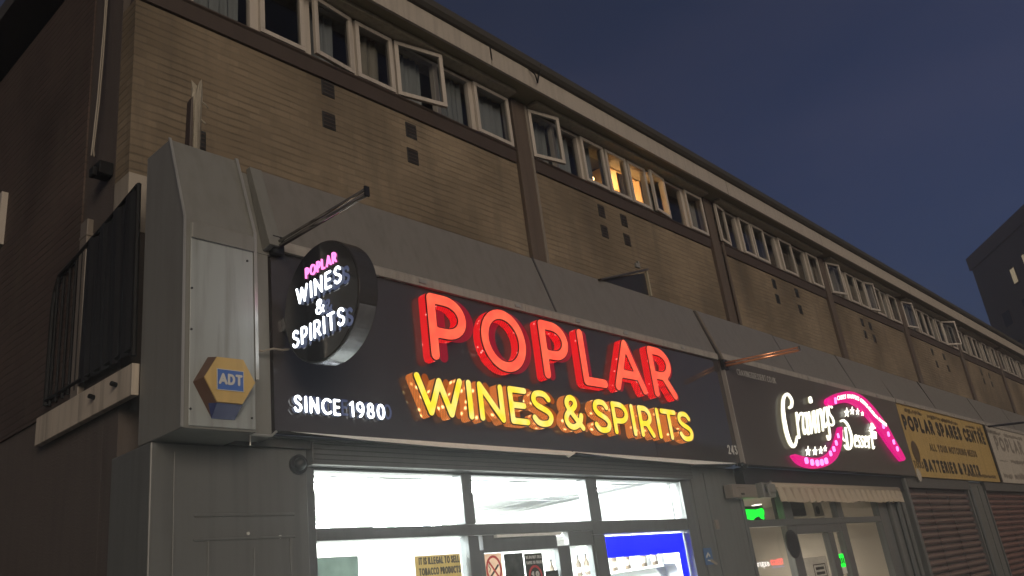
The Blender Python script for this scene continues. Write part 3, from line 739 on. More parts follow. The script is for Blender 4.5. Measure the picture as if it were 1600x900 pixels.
def air_brick(x, z):
    g = MB().box(x - 0.085, x + 0.085, BY - 0.008, BY + 0.02, z - 0.10, z + 0.10).build('air_brick', M['vent'], terr, bevel=0.01)
    if x < 12:
        q = MB()
        for i in range(4): q.box(x - 0.07, x + 0.07, BY - 0.013, BY - 0.0085, z - 0.075 + i * 0.045, z - 0.063 + i * 0.045)
        q.build('grille', M['sillboard'], g)
for x, z in ((4.74, 6.93), (4.73, 6.53), (5.90, 6.84), (5.89, 6.50), (9.62, 6.84), (9.61, 6.505), (10.2, 6.84), (10.19, 6.514), (15.36, 6.84), (15.35, 6.52), (16.42, 6.85), (16.38, 6.48), (20.03, 6.80), (20.03, 6.50), (20.55, 6.79), (20.6, 6.48), (25.4, 6.8), (25.5, 6.45), (26.5, 6.8), (26.6, 6.45), (30.6, 6.8), (30.6, 6.5), (31.6, 6.8), (31.6, 6.5), (3.27, 5.79)):
    air_brick(x, z)

# side elevation: hanging cable, lamp box
t_ = tag(MB().tube([(X0 - 0.075, 6.56, 8.0), (X0 - 0.08, 6.55, 7.0), (X0 - 0.09, 6.57, 6.2), (X0 - 0.08, 6.66, 5.66)], 0.007, 6).tube([(X0 - 0.07, 6.52, 8.0), (X0 - 0.08, 6.53, 6.6), (X0 - 0.10, 6.51, 6.1), (X0 - 0.08, 6.62, 5.7), (X0 - 0.08, 6.60, 5.62)], 0.007, 6).build('loose_cable', M['cable']), 'pair of thin pale cables hanging loose down the dark side wall', 'cable')
b_ = tag(MB().box(X0 - 0.12, X0 - 0.002, 6.38, 6.52, 5.36, 5.48).box(X0 - 0.16, X0 - 0.12, 6.41, 6.49, 5.34, 5.42).build('wall_box', M['iron'], bevel=0.008), 'small black box fixed to the dark side wall below the hanging cables', 'junction box')

# balcony guard over the side ledge
bal = thing('balcony_guard', (X0 - 0.03, 6.5, 3.3), 'black railing with dark netting standing on a pale ledge on the side wall', 'railing')
MB().box(X0 - 0.075, X0 - 0.02, 5.74, 7.47, 3.30, 3.535).build('ledge', M['ledge'], bal, bevel=0.006)
XR = X0 - 0.05
top = [(7.36, 3.62), (7.36, 4.45), (7.33, 4.62), (7.25, 4.75), (6.9, 4.80), (6.4, 4.88), (5.80, 5.0), (5.78, 3.60)]
MB().tube([(XR, y, z) for y, z in top], 0.022).build('rail', M['iron'], bal)
MB().tube([(XR, 5.79, 3.66), (XR, 7.36, 3.66)], 0.018).build('rail', M['iron'], bal)
for i in range(5):
    y = 6.78 + i * 0.125
    MB().tube([(XR, y, 3.6), (XR, y, 4.80 - 0.03 * i)], 0.011, 6).build('baluster', M['iron'], bal)
vs = []; nn = 20
for j in range(nn + 1):
    y = 5.80 + (6.72 - 5.80) * j / nn
    vs += [(XR - 0.012 + 0.012 * math.sin(j * 1.7), y, 3.62), (XR - 0.012 + 0.015 * math.sin(j * 1.3 + 1), y, 4.98 - (y - 5.8) * 0.16)]
MB().add(vs, [(2 * j, 2 * j + 2, 2 * j + 3, 2 * j + 1) for j in range(nn)]).build('netting', M['mesh'], bal)
for y in (5.98, 6.35): MB().tube([(X0 - 0.06, y, 3.43), (X0 - 0.12, y - 0.01, 3.44)], 0.018, 6).build('spout', M['iron'], bal)
tag(MB().box(X0 - 0.055, X0 - 0.002, 6.72, 6.86, 3.54, 5.09).box(X0 - 0.06, X0 - 0.001, 6.71, 6.87, 4.93, 4.96).build('service_duct', M['post'], bevel=0.006), 'pale upright duct on the side wall rising behind the black railing', 'duct')
tag(MB().box(X0 - 0.08, X0 - 0.002, 8.9, 9.12, 5.7, 6.3).build('wall_panel', M['upvc']), 'pale panel on the dark side wall at the far left edge', 'panel')

# ================================================================== BOXED COLUMN at the corner
col = thing('boxed_column', (2.92, 5.4, 2.93), 'grey metal boxed column with a sloping top projecting at the corner of the terrace', 'column')
cx0, cx1 = 2.645, 3.195
prof = [(5.10, 2.925), (5.10, 4.43), (5.345, 5.19), (5.70, 5.19), (5.70, 2.925)]
MB().xsec(cx0, cx1, prof).build('casing', M['casing'], col, bevel=0.006)
def slopeY(z): return 5.10 + (z - 4.43) * (5.345 - 5.10) / (5.19 - 4.43)
MB().box(cx0 + 0.045, cx1 - 0.015, 5.088, 5.0985, 2.94, 4.40).build('cover_panel', M['casing_in'], col, bevel=0.003)
MB().box(cx0 + 0.045, cx1 - 0.01, 5.070, 5.087, 4.28, 4.40).build('cover_lip', M['casing'], col, bevel=0.005)
MB().xsec(cx1 - 0.012, cx1 + 0.014, [(5.08, 3.3), (5.08, 4.44), (5.325, 5.2), (5.345, 5.2), (5.0985, 4.43), (5.0985, 3.3)]).build('edge_strip', M['edge'], col)
MB().xsec(cx0 - 0.010, cx0 + 0.010, [(5.09, 2.93), (5.09, 4.44), (5.335, 5.2), (5.345, 5.2), (5.0985, 4.43), (5.0985, 2.93)]).build('edge_strip', M['edge'], col)
sc_ = MB()
for x, z in ((2.70, 3.05), (3.15, 3.02), (2.70, 3.6), (2.70, 3.9), (3.13, 4.2)): sc_.disc((x, 5.082, z), (0, 1, 0), 0.008, 0.01, 8)
sc_.build('fixing', M['dark'], col)

ab = thing('alarm_box', (2.93, 5.09, 3.24), 'six sided yellow burglar alarm box with a blue label on the grey column', 'alarm box')
Fh = [(2.742, 3.244), (2.833, 3.396), (3.030, 3.400), (3.121, 3.242), (3.021, 3.083), (2.834, 3.083)]
Bh = [(2.712, 3.232), (2.818, 3.418), (3.042, 3.418), (3.135, 3.236), (3.018, 3.000), (2.846, 2.998)]
f3 = lambda P, y: [(x, y, z) for x, z in P]
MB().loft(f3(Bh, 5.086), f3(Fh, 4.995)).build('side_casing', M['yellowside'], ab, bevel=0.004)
MB().loft(f3(Fh, 4.9945), f3([(2.935 + (x - 2.935) * 0.985, 3.243 + (z - 3.243) * 0.985) for x, z in Fh], 4.987)).build('front_cover', M['yellowbox'], ab)
MB().add([(2.836, 4.993, 3.079), (3.019, 4.993, 3.079), (3.017, 5.084, 2.996), (2.847, 5.084, 2.994), (2.80, 5.04, 3.085), (3.05, 5.04, 3.085)], [(0, 1, 2, 3), (0, 3, 4), (1, 5, 2)]).build('lens', M['bluelens'], ab)
lb_ = MB().box(2.833, 3.024, 4.982, 4.9868, 3.170, 3.308).build('label_plate', M['bluelabel'], ab)
bd = MB()
for a in ((2.829, 3.028, 3.308, 3.312), (2.829, 3.028, 3.166, 3.170), (2.829, 2.833, 3.170, 3.308), (3.024, 3.028, 3.170, 3.308)): bd.box(a[0], a[1], 4.9815, 4.9869, a[2], a[3])
bd.build('label_border', M['whiteprint'], lb_)
letters('ADT', 2.842, 3.018, 3.205, 0.078, 0.22, wallframe(4.9815), 'lettering', lb_, M['whiteprint'], 0.002, per_letter=False, gap=0.02, res=0.003)

tp = thing('timber_post', (2.92, 5.5, 5.19), 'broken stub of weathered timber post standing on top of the corner column', 'post')
tm = MB(); k = 11; ring = []
for i, z in enumerate((5.19, 5.4, 5.6, 5.75, 5.86)):
    for j in range(k):
        a = 2 * math.pi * j / k; q = 1 + 0.12 * math.sin(3 * a + i * 1.3) + 0.08 * math.sin(5 * a + i)
        ring.append((2.928 + 0.042 * q * math.cos(a) + 0.004 * i, 5.50 + 0.045 * q * math.sin(a), z + (0.075 * math.sin(2.7 * a + 0.6) if i == 4 else 0)))
ring.append((2.945, 5.5, 5.88))
tm.add(ring, [(i * k + j, i * k + (j + 1) % k, (i + 1) * k + (j + 1) % k, (i + 1) * k + j) for i in range(4) for j in range(k)] + [(4 * k + j, 4 * k + (j + 1) % k, 5 * k) for j in range(k)])
tm.tube([(2.97, 5.47, 5.72), (2.995, 5.45, 5.69), (3.01, 5.44, 5.66)], 0.007, 6).tube([(2.965, 5.47, 5.55), (2.995, 5.45, 5.51)], 0.007, 6)
tm.build('stub', M['timber'], tp)
MB().add([(2.862, 5.46, 5.19), (2.888, 5.455, 5.19), (2.892, 5.46, 5.74), (2.876, 5.465, 5.70), (2.862, 5.54, 5.19), (2.888, 5.54, 5.19), (2.892, 5.53, 5.74), (2.876, 5.53, 5.70)], [(0, 1, 2, 3), (4, 7, 6, 5), (0, 3, 7, 4), (1, 5, 6, 2), (3, 2, 6, 7), (0, 4, 5, 1)]).build('dark_strip', M['sillboard'], tp)

# ================================================================== SLOPING CANOPIES over the signs
def canopy(xa, xb, label, panels, z_low=4.53, joint=True):
    c = thing('sloping_canopy', ((xa + xb) / 2, 5.4, z_low), label, 'canopy', 'sloping canopies above the shop signs')
    xs_ = [xa] + panels + [xb]
    for a, b in zip(xs_[:-1], xs_[1:]):
        sag = random.uniform(-0.012, 0.012)
        MB().xsec(a + 0.004, b - 0.004, [(5.272 + sag * 0, z_low), (5.505 + sag, 5.27), (5.60, 5.29), (6.095, 5.268), (6.095, 5.245), (5.60, 5.26), (5.525 + sag, 5.245), (5.297, z_low)]).build('canopy_panel', M['canopy'], c)
    for x in panels:
        MB().xsec(x - 0.014, x + 0.014, [(5.262, z_low - 0.02), (5.495, 5.278), (5.515, 5.282), (5.282, z_low - 0.02)]).build('seam', M['seam'], c)
    xs_ = [xa, xa + (xb - xa) * 0.42, xb]
    for a, b in zip(xs_[:-1], xs_[1:]):
        MB().xsec(a + 0.003, b - 0.003, [(5.262, z_low - 0.085), (5.255, z_low - 0.012), (5.268, z_low + 0.006), (5.296, z_low - 0.004), (5.296, z_low - 0.085)]).build('edge_trim', M['canopytrim'], c)
    for i in range(int((xb - xa) / 1.1)):
        x = xa + 0.6 + i * 1.1 + random.uniform(-0.25, 0.25); MB().box(x, x + 0.09, 5.249, 5.2615, z_low - 0.06, z_low - 0.03).build('trim_clip', M['edge'], c)
    return c
canopy(3.52, 10.62, 'long grey sloping canopy above the red and yellow shop sign', [7.05])
canopy(10.70, 17.92, 'grey sloping canopy above the black sign with pink curves', [13.2, 15.9], 4.56)
canopy(17.98, 24.86, 'grey sloping canopy above the yellow spares shop sign', [20.8], 4.56)
canopy(24.92, 44.0, 'grey sloping canopy above the white sign at the far end', [28.5, 33.0, 38.0], 4.56)
# party joint between first and second canopy
jt = thing('joint_cover', (10.66, 5.4, 4.5), 'dark double pipe running down the canopy joint right of the red letters', 'joint cover')
for dx in (-0.035, 0.035): MB().tube([(10.66 + dx - 0.0, 5.49, 5.24), (10.66 + dx, 5.255, 4.53), (10.68 + dx, 5.24, 4.44)], 0.022, 8).build('pipe', M['seam'] if dx < 0 else M['post'], jt)
# recessed gutter between column and first canopy
tag(MB().xsec(3.215, 3.515, [(5.30, 4.40), (5.53, 5.22), (5.56, 5.23), (5.33, 4.40)]).xsec(3.40, 3.512, [(5.20, 4.45), (5.47, 5.26), (5.53, 5.26), (5.30, 4.43)]).build('valley_gutter', M['casing'], bevel=0.004), 'narrow grey valley gutter between the corner column and the long canopy', 'gutter')
tag(MB().box(3.21, 3.445, 5.302, 5.50, 2.95, 4.398).build('return_panel', M['casing'], bevel=0.004), 'narrow recessed grey strip between the corner column and the black sign', 'panel')
# vent hood on top of the canopy
hd = thing('vent_hood', (9.1, 5.5, 5.3), 'dark metal hood standing on the canopy edge below the brick wall', 'vent hood')
MB().add([(8.36, 5.50, 5.275), (9.47, 5.50, 5.275), (9.47, 5.50, 5.60), (8.36, 5.62, 5.29), (9.47, 5.62, 5.29), (9.47, 5.62, 5.60)], [(0, 1, 2), (3, 5, 4), (0, 3, 4, 1), (1, 4, 5, 2), (0, 2, 5, 3)]).build('hood_body', M['dark'], hd)
MB().add([(8.30, 5.44, 5.24), (9.50, 5.44, 5.63), (9.50, 5.95, 5.70), (8.30, 5.95, 5.30), (8.30, 5.44, 5.26), (9.50, 5.44, 5.66), (9.50, 5.95, 5.73), (8.30, 5.95, 5.32)], [(0, 1, 2, 3), (4, 7, 6, 5), (0, 4, 5, 1), (1, 5, 6, 2), (2, 6, 7, 3), (3, 7, 4, 0)]).build('hood_lid', M['seam'], hd)
MB().box(9.472, 9.505, 5.46, 5.49, 5.26, 5.62).build('hood_strut', M['trimw'], hd)
MB().box(9.36, 9.40, 5.5, 5.53, 5.66, 5.76).box(9.30, 9.36, 5.5, 5.53, 5.66, 5.72).build('hood_hinge', M['casing'], hd)

# ================================================================== MAIN SHOP SIGN
SY = 5.300
sg = thing('shop_sign', (7.1, SY, 3.0), 'long black shop sign with glowing red and yellow letters', 'sign')
MB().box(3.47, 10.69, SY, SY + 0.12, 3.005, 4.452).build('sign_panel', M['signblack'], sg)
fr_ = wallframe(SY)
def fitted(word, edges, z0, h, wr, face, ret, ghost_m, ghost_off):
    ghost = MB()
    for ch, (a, b) in zip(word, edges):
        g = GL[ch]; hw = wr * h / 2
        wgl = max(g[0], 1e-6); sx_ = (b - a - 2 * hw) / wgl if g[0] > 0 else 1
        st = [[(a + hw + px * sx_, z0 + hw + py * (h - 2 * hw), hw) for px, py in s] for s in g[1]]
        if g[0] == 0: st = [[((a + b) / 2 + px, y, r) for (x, y, r), (px, _) in zip(s, s0)] for s, s0 in zip(st, g[1])]
        res = hw / 2.6; dp = 0.098
        mb = MB(); solid(sdf_polys(st, res), lambda u, v: fr_(u, v, dp), lambda u, v: fr_(u, v, 0.0008), mb); o = mb.build('letter', ret, sg); tag(o, None)
        mt = MB(); solid(sdf_polys([[(x, y, r + 0.004) for x, y, r in s] for s in st], res), lambda u, v: fr_(u, v, dp + 0.004), lambda u, v: fr_(u, v, dp - 0.004), mt); mt.build('letter_edge', M['rimline'], o)
        mf = MB(); solid(sdf_polys([[(x, y, r - 0.007) for x, y, r in s] for s in st], res), lambda u, v: fr_(u, v, dp + 0.010), lambda u, v: fr_(u, v, dp + 0.0045), mf); mf.build('letter_face', face, o)
        solid(sdf_polys([[(x + ghost_off[0], y + ghost_off[1], r) for x, y, r in s] for s in st], res), lambda u, v: fr_(u, v, 0.004), lambda u, v: fr_(u, v, 0.0005), ghost)
    return ghost.build('letter_ghost_glow', ghost_m, sg)  # thin glowing copies beside the letters imitate their halo
fitted('POPLAR', [(5.018, 5.515), (5.699, 6.354), (6.59, 7.07), (7.255, 7.70), (7.845, 8.50), (8.655, 9.18)], 3.71, 0.655, 0.168, M['red_em'], M['red_ret'], M['red_ghost'], (0.20, 0.035))
fitted('WINES&SPIRITS', [(4.785, 5.375), (5.405, 5.50), (5.560, 5.915), (5.980, 6.265), (6.305, 6.640), (6.800, 7.150), (7.325, 7.640), (7.680, 8.000), (8.040, 8.135), (8.205, 8.500), (8.565, 8.670), (8.690, 9.050), (9.055, 9.385)], 3.195, 0.385, 0.19, M['yel_em'], M['yel_ret'], M['yel_ghost'], (0.19, 0.03))
for wd, a, b in (('SINCE', 3.617, 4.045), ('1980', 4.135, 4.497)):
    letters(wd, a, b, 3.145, 0.132, 0.15, wallframe(SY - 0.001), 'letter', sg, M['white_em'], 0.03, ret_m=M['white_ret'], gap=0.26, inset=0.001, res=0.006)
    letters(wd, a, b, 3.145, 0.132, 0.15, wallframe(SY - 0.0006), 'letter_ghost_glow', sg, M['white_ghost'], 0.003, per_letter=False, gap=0.26, off=(0.10, 0.015), res=0.006)
letters('243', 10.40, 10.66, 3.115, 0.125, 0.17, wallframe(SY - 0.0006), 'number', sg, M['whiteprint'], 0.004, per_letter=False, gap=0.22, res=0.005)
# kinked aluminium flashing under the sign
for pts in ([(3.60, 3.000, 2.992), (4.3, 3.000, 2.965), (5.2, 3.000, 2.950), (6.93, 3.001, 2.948), (6.98, 3.001, 2.975)], [(6.88, 2.950, 2.925), (7.02, 3.001, 2.985), (8.0, 3.001, 2.955), (9.4, 3.000, 2.94), (10.5, 3.000, 2.985)]):
    a = [(x, 5.292, zt) for x, zt, zb in pts] + [(x, 5.265, zb) for x, zt, zb in pts[::-1]]
    MB().prism(a, (0, 0.006, 0.002)).build('flashing', M['alu'], sg)
MB().tube([(10.55, 5.25, 2.97), (10.72, 5.25, 2.965)], 0.03, 8).tube([(10.62, 5.24, 3.0), (10.62, 5.24, 2.9)], 0.018, 6).build('fixing', M['rim'], sg)

# ================================================================== ROUND PROJECTING SIGN
RXX, RCY, RCZ, RR = 3.50, 4.725, 3.83, 0.455
rs = thing('round_sign', (RXX + 0.08, RCY, RCZ), 'round black double faced sign projecting from the shopfront with white lit words', 'sign')
MB().disc((RXX, RCY, RCZ), (1, 0, 0), RR, 0.165, 64).build('drum', M['signmatt'], rs, bevel=0.004)
MB().disc((RXX - 0.005, RCY, RCZ), (1, 0, 0), RR - 0.012, 0.006, 64).build('face_plate', M['roundface'], rs)
n = 30; o_ = []; i_ = []
for k in range(n + 1):
    a = R_(-150 + 130 * k / n); o_.append((RCY - math.cos(a) * (RR + 0.003), RCZ + math.sin(a) * (RR + 0.003)))
MB().add([(x, y, z) for y, z in o_ for x in (RXX + 0.012, RXX + 0.155)], [(2 * k, 2 * k + 2, 2 * k + 3, 2 * k + 1) for k in range(n)]).build('rim_band', M['silver'], rs)
MB().box(RXX + 0.05, RXX + 0.11, RCY + RR - 0.02, SY - 0.001, RCZ - 0.05, RCZ + 0.05).build('bracket', M['rim'], rs)
sideframe = lambda y_ref: (lambda u, v, n: (RXX - 0.006 - n, -u, v))
rf = sideframe(0)
letters('POPLAR', -4.875, -4.50, 4.055, 0.085, 0.13, rf, 'outline_word', rs, M['pink_em'], 0.012, per_letter=False, res=0.004, gap=0.26)
letters('WINES', -4.965, -4.415, 3.865, 0.135, 0.14, rf, 'letter', rs, M['white_em'], 0.03, ret_m=M['white_ret'], res=0.006, inset=0.001)
letters('&', -4.735, -4.625, 3.71, 0.115, 0.14, rf, 'letter', rs, M['white_em'], 0.03, ret_m=M['white_ret'], res=0.006, inset=0.001)
letters('SPIRITS', -5.03, -4.405, 3.545, 0.135, 0.14, rf, 'letter', rs, M['white_em'], 0.03, ret_m=M['white_ret'], res=0.006, inset=0.001)
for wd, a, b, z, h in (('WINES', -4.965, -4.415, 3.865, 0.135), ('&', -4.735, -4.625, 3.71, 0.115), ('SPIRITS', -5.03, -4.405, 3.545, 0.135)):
    letters(wd, a, b, z, h, 0.19, rf, 'letter_ghost_glow', rs, M['white_ghost'], 0.002, per_letter=False, off=(0.055, -0.012), res=0.006)  # added glow copies, offset to imitate ghost light on the disc
ad = MB()
for k in range(3): ad.ball((RXX + 0.08, RCY - 0.09 + 0.0 * k, RCZ - RR - 0.004), 0.001)
tag(MB().tube([(3.25, 5.28, 3.60), (3.34, 5.24, 3.575), (3.42, 5.22, 3.60), (3.50, 5.22, 3.60), (3.56, 5.22, 3.615)], 0.008, 6).build('sign_cable', M['cable']), 'pale cable sagging between the grey column and the round sign', 'cable')

# ================================================================== ARMS sticking out above the signs
def arm(p, q, label, r=0.018, m='tube_metal'):
    a = thing('projecting_arm', p, label, 'metal arm', 'metal arms projecting above the shop signs')
    P, Q = Vector(p), Vector(q); up = Vector((0, 0, 0.042))
    MB().tube([P, Q], r, 10).build('tube', M[m], a, smooth=True)
    MB().tube([P + up, Q + up], r * 0.75, 10).build('tube', M[m], a, smooth=True)
    MB().obox(Q + up / 2, (Q - P).normalized(), (1, 0, 0), (0, 0, 1), 0.008, 0.020, 0.038).build('end_clamp', M['rim'], a)
    MB().box(p[0] - 0.05, p[0] + 0.05, p[1] - 0.02, p[1] + 0.04, p[2] - 0.06, p[2] + 0.09).build('mount', M['rim'], a)
arm((3.50, 5.25, 4.46), (3.47, 4.09, 4.42), 'folded double metal tube arm reaching out above the round sign')
arm((10.73, 5.24, 4.36), (11.32, 4.37, 4.42), 'metal tube arm tinted with orange letter glow, reaching out at the joint of the first two signs', m='orange_lit')

# ================================================================== FIRST SHOPFRONT (wine shop)
WY = 5.60
sf = thing('shopfront', (6.75, WY, 0.12), 'brightly lit shopfront with dark grey frames under the red and yellow sign', 'shopfront')
MB().box(3.90, 9.62, 5.45, WY - 0.01, 2.80, 2.985).build('shutter_box', M['shutterbox'], sf, bevel=0.005)
for i in range(4): MB().box(3.91, 9.61, 5.445, 5.4495, 2.835 + i * 0.04, 2.842 + i * 0.04).build('box_rib', M['dark'], sf)
fm = MB()
fm.box(3.88, 3.965, WY - 0.07, WY + 0.07, 0.12, 2.798)                # left jamb
fm.box(5.585, 5.72, WY - 0.06, WY + 0.06, 2.332, 2.798); fm.box(7.475, 7.675, WY - 0.06, WY + 0.06, 2.332, 2.798)
fm.box(5.60, 5.735, WY - 0.06, WY + 0.06, 0.12, 2.228); fm.box(7.475, 7.675, WY - 0.06, WY + 0.06, 0.12, 2.188)
fm.box(9.42, 9.62, WY - 0.07, WY + 0.07, 0.12, 2.798)
fm.box(3.966, 7.474, WY - 0.065, WY + 0.065, 2.232, 2.33); fm.box(7.4745, 9.419, WY - 0.062, WY + 0.062, 2.19, 2.33)
fm.box(3.966, 9.419, WY - 0.055, WY + 0.055, 2.772, 2.7985)
fm.box(3.966, 5.599, WY - 0.06, WY + 0.06, 0.12, 0.45); fm.box(7.676, 9.419, WY - 0.06, WY + 0.06, 0.12, 0.45)
fm.build('frame', M['frame'], sf, bevel=0.006)
pn = lambda a, b, c, d: [(a, WY, c), (b, WY, c), (b, WY, d), (a, WY, d)]
for a, b, c, d in ((3.966, 5.584, 2.33, 2.772), (5.721, 7.474, 2.33, 2.772), (7.676, 9.419, 2.33, 2.772), (3.966, 5.599, 0.45, 2.232), (7.676, 9.419, 0.45, 2.19)):
    MB().add(pn(a, b, c, d), [(0, 1, 2, 3)]).build('pane', M['shopglass'], sf)
mid = MB()
for x in (4.0, 9.30): mid.box(x - 0.0, x + 0.02, WY + 0.03, WY + 0.05, 2.34, 2.77)
mid.build('inner_bead', M['frame'], sf)
# door pair
dr = MB()
dr.box(5.737, 5.80, WY - 0.045, WY + 0.02, 0.14, 2.10); dr.box(6.87, 7.06, WY - 0.045, WY + 0.02, 0.14, 2.10); dr.box(5.8005, 6.8695, WY - 0.045, WY + 0.02, 2.075, 2.228); dr.box(5.8005, 6.8695, WY - 0.045, WY + 0.02, 0.14, 0.4)
do = dr.build('door', M['frame'], sf, bevel=0.004)
MB().add(pn(5.80, 6.87, 0.4, 2.075), [(0, 1, 2, 3)]).build('door_pane', M['shopglass'], do)
MB().box(5.95, 6.9, WY - 0.085, WY - 0.046, 2.20, 2.226).build('door_closer', M['alu'], do)
sl_ = MB(); sl_.box(7.0605, 7.474, WY - 0.045, WY + 0.02, 2.09, 2.228); sl_.box(7.43, 7.474, WY - 0.045, WY + 0.02, 0.14, 2.089); sl_.box(7.0605, 7.429, WY - 0.045, WY + 0.02, 0.14, 0.4)
so2 = sl_.build('side_light', M['frame'], sf)
MB().add(pn(7.06, 7.43, 0.4, 2.09), [(0, 1, 2, 3)]).build('side_pane', M['shopglass'], so2)
# plinth piers either side
MB().box(2.64, 3.878, 5.50, 6.09, 0.12, 2.92).build('pier', M['pilaster'], sf, bevel=0.01)
MB().box(3.20, 3.899, 5.47, 6.09, 2.921, 2.986).build('pier_cap', M['shutterbox'], sf)
pm = MB()
for a in ((2.95, 3.75, 2.42, 2.44), (2.95, 3.75, 2.26, 2.275), (3.05, 3.07, 0.4, 2.26), (3.40, 3.42, 0.4, 2.2), (3.70, 3.72, 0.4, 2.26), (2.80, 2.815, 0.2, 2.86)): pm.box(a[0], a[1], 5.488, 5.4995, a[2], a[3])
pm.build('pier_moulding', M['pilaster'], sf, bevel=0.004)
for x, z in ((3.36, 2.30), (3.62, 2.27), (3.0, 1.9)): MB().disc((x, 5.49, z), (0, 1, 0), 0.012, 0.0095, 10).build('pier_bolt', M['whiteprint'], sf)
MB().box(9.622, 10.93, 5.55, 5.70, 0.12, 2.985).build('pilaster', M['pilaster'], sf, bevel=0.01)
MB().box(9.70, 9.72, 5.535, 5.5495, 0.2, 2.9).box(10.05, 10.07, 5.535, 5.5495, 0.2, 2.9).build('pilaster_bead', M['pilaster'], sf)
MB().box(3.2, 10.69, 5.425, 5.60, 2.988, 3.003).build('underside', M['frame'], sf)

# interior of the wine shop
it = thing('shop_interior', (6.7, 8.5, 0.12), 'white walled shop interior seen through the bright window', 'shop interior')
MB().box(3.92, 9.8, 10.5, 10.6, 0.12, 2.9).build('back_wall', M['white'], it)
MB().box(3.84, 3.90, WY + 0.09, 10.5, 0.12, 2.9).build('left_wall', M['white'], it)
MB().box(9.63, 9.70, WY + 0.105, 10.5, 0.12, 2.9).build('right_wall', M['white'], it)
MB().box(3.92, 9.62, WY + 0.09, 10.49, 0.121, 0.13).build('shop_floor', M['floor'], it)
MB().box(3.901, 9.629, WY + 0.09, 10.499, 2.862, 2.899).build('ceiling', M['tile'], it)
tb = MB()
for y in (6.2, 6.8, 7.4, 8.0, 8.6, 9.2, 9.8): tb.box(3.95, 9.6, y, y + 0.025, 2.853, 2.861)
for x in (4.5, 5.1, 5.7, 6.3, 6.9, 7.5, 8.1, 8.7, 9.3): tb.box(x, x + 0.025, 5.8, 10.4, 2.8535, 2.8615)
tb.build('ceiling_grid', M['tilebar'], it)
MB().box(8.55, 9.625, 7.2, 8.3, 2.36, 2.70).box(8.3, 8.5495, 7.25, 8.25, 2.42, 2.60).build('air_conditioner', M['tilebar'], it, bevel=0.02)
for i, (x, y) in enumerate(((4.6, 6.5), (4.6, 8.0), (4.6, 9.5), (6.4, 6.5), (6.4, 8.0), (6.4, 9.5), (8.2, 6.4), (8.1, 9.2))):
    c = thing('ceiling_light', (x, y, 2.85), 'long white strip light on the ceiling inside the bright shop', 'ceiling light', 'strip lights inside the bright shop')
    MB().box(x - 0.5, x + 0.5, y - 0.04, y + 0.04, 2.815, 2.85).build('housing', M['tile'], c)
    MB().box(x - 0.58, x + 0.58, y - 0.075, y + 0.075, 2.795, 2.8118).build('diffuser', M['tube'], c, bevel=0.004)

sh_ = thing('wall_shelf', (9.5, 6.7, 1.84), 'white shelf on the right hand wall inside the bright shop', 'shelf')
MB().box(9.36, 9.628, 5.95, 8.2, 1.82, 1.845).build('board', M['tile'], sh_)
for y in (6.1, 7.1, 8.1): MB().prism([(9.40, y, 1.8195), (9.627, y, 1.8195), (9.627, y, 1.62)], (0, 0.02, 0)).build('bracket', M['tilebar'], sh_)
def bottle():
    b = thing('bottle', (0, 0, 0), 'small amber bottle standing on the side shelf inside the bright shop', 'bottle', 'bottles on the side shelf')
    pr = [(0.0, 0.0), (0.036, 0.0), (0.038, 0.02), (0.038, 0.15), (0.030, 0.185), (0.014, 0.21), (0.013, 0.27), (0.0, 0.27)]
    n = 14; vs = [(r * math.cos(2 * math.pi * k / n), r * math.sin(2 * math.pi * k / n), z) for r, z in pr for k in range(n)]
    MB().add(vs, [(i * n + k, i * n + (k + 1) % n, (i + 1) * n + (k + 1) % n, (i + 1) * n + k) for i in range(len(pr) - 1) for k in range(n)]).build('glass', M['shoe'], b, smooth=True)
    MB().disc((0, 0, 0.255), (0, 0, 1), 0.017, 0.03, 12).build('cap', M['dark'], b)
    MB().disc((0, 0, 0.05), (0, 0, 1), 0.0388, 0.07, 18).build('label', M['wsign'], b)
    return b
b0 = bottle()
for i in range(9):
    if i == 0: b = b0
    else:
        b = b0.copy(); COL.objects.link(b)
        for c in b0.children:
            c2 = c.copy(); COL.objects.link(c2); c2.parent = b
    b.location = (9.50 + 0.03 * math.sin(i * 2.3), 6.15 + 0.21 * i + 0.03 * math.sin(i * 5.1), 1.846)
# notices on the glass
def card(name, x0, x1, z0, z1, m, label, cat, y=WY - 0.012, th=0.004):
    return tag(MB().box(x0, x1, y - th, y, z0, z1).build(name, m), label, cat)
nt_ = card('notice', 5.02, 5.56, 1.72, 2.088, M['notice'], 'tan paper notice about tobacco sales stuck inside the left shop window', 'notice', WY + 0.03)
for i, (tx, a, b) in enumerate((('IT IS ILLEGAL TO SELL', 5.06, 5.54), ('TOBACCO PRODUCTS', 5.055, 5.545), ('TO ANYONE UNDER', 5.09, 5.52))):
    letters(tx, a, b, 2.013 - i * 0.088, 0.062, 0.2, wallframe(WY + 0.0255), 'lettering', nt_, M['ink'], 0.001, per_letter=False, gap=0.22, res=0.004)
ns_ = card('no_smoking_sign', 5.815, 6.055, 1.74, 2.068, M['pinkpaper'], 'red ring no smoking sign on the shop door', 'sign', WY - 0.012)
c0 = (5.935, 1.925)
rg_ = MB(); solid(sdf_polys([[(c0[0] + 0.095 * math.cos(R_(a)), c0[1] + 0.115 * math.sin(R_(a)), 0.011) for a in range(0, 361, 12)], [(c0[0] - 0.067, c0[1] + 0.082, 0.009), (c0[0] + 0.067, c0[1] - 0.082, 0.009)]], 0.004), lambda u, v: (u, WY - 0.0185, v), lambda u, v: (u, WY - 0.0165, v), rg_); rg_.build('red_ring', M['redink'], ns_)
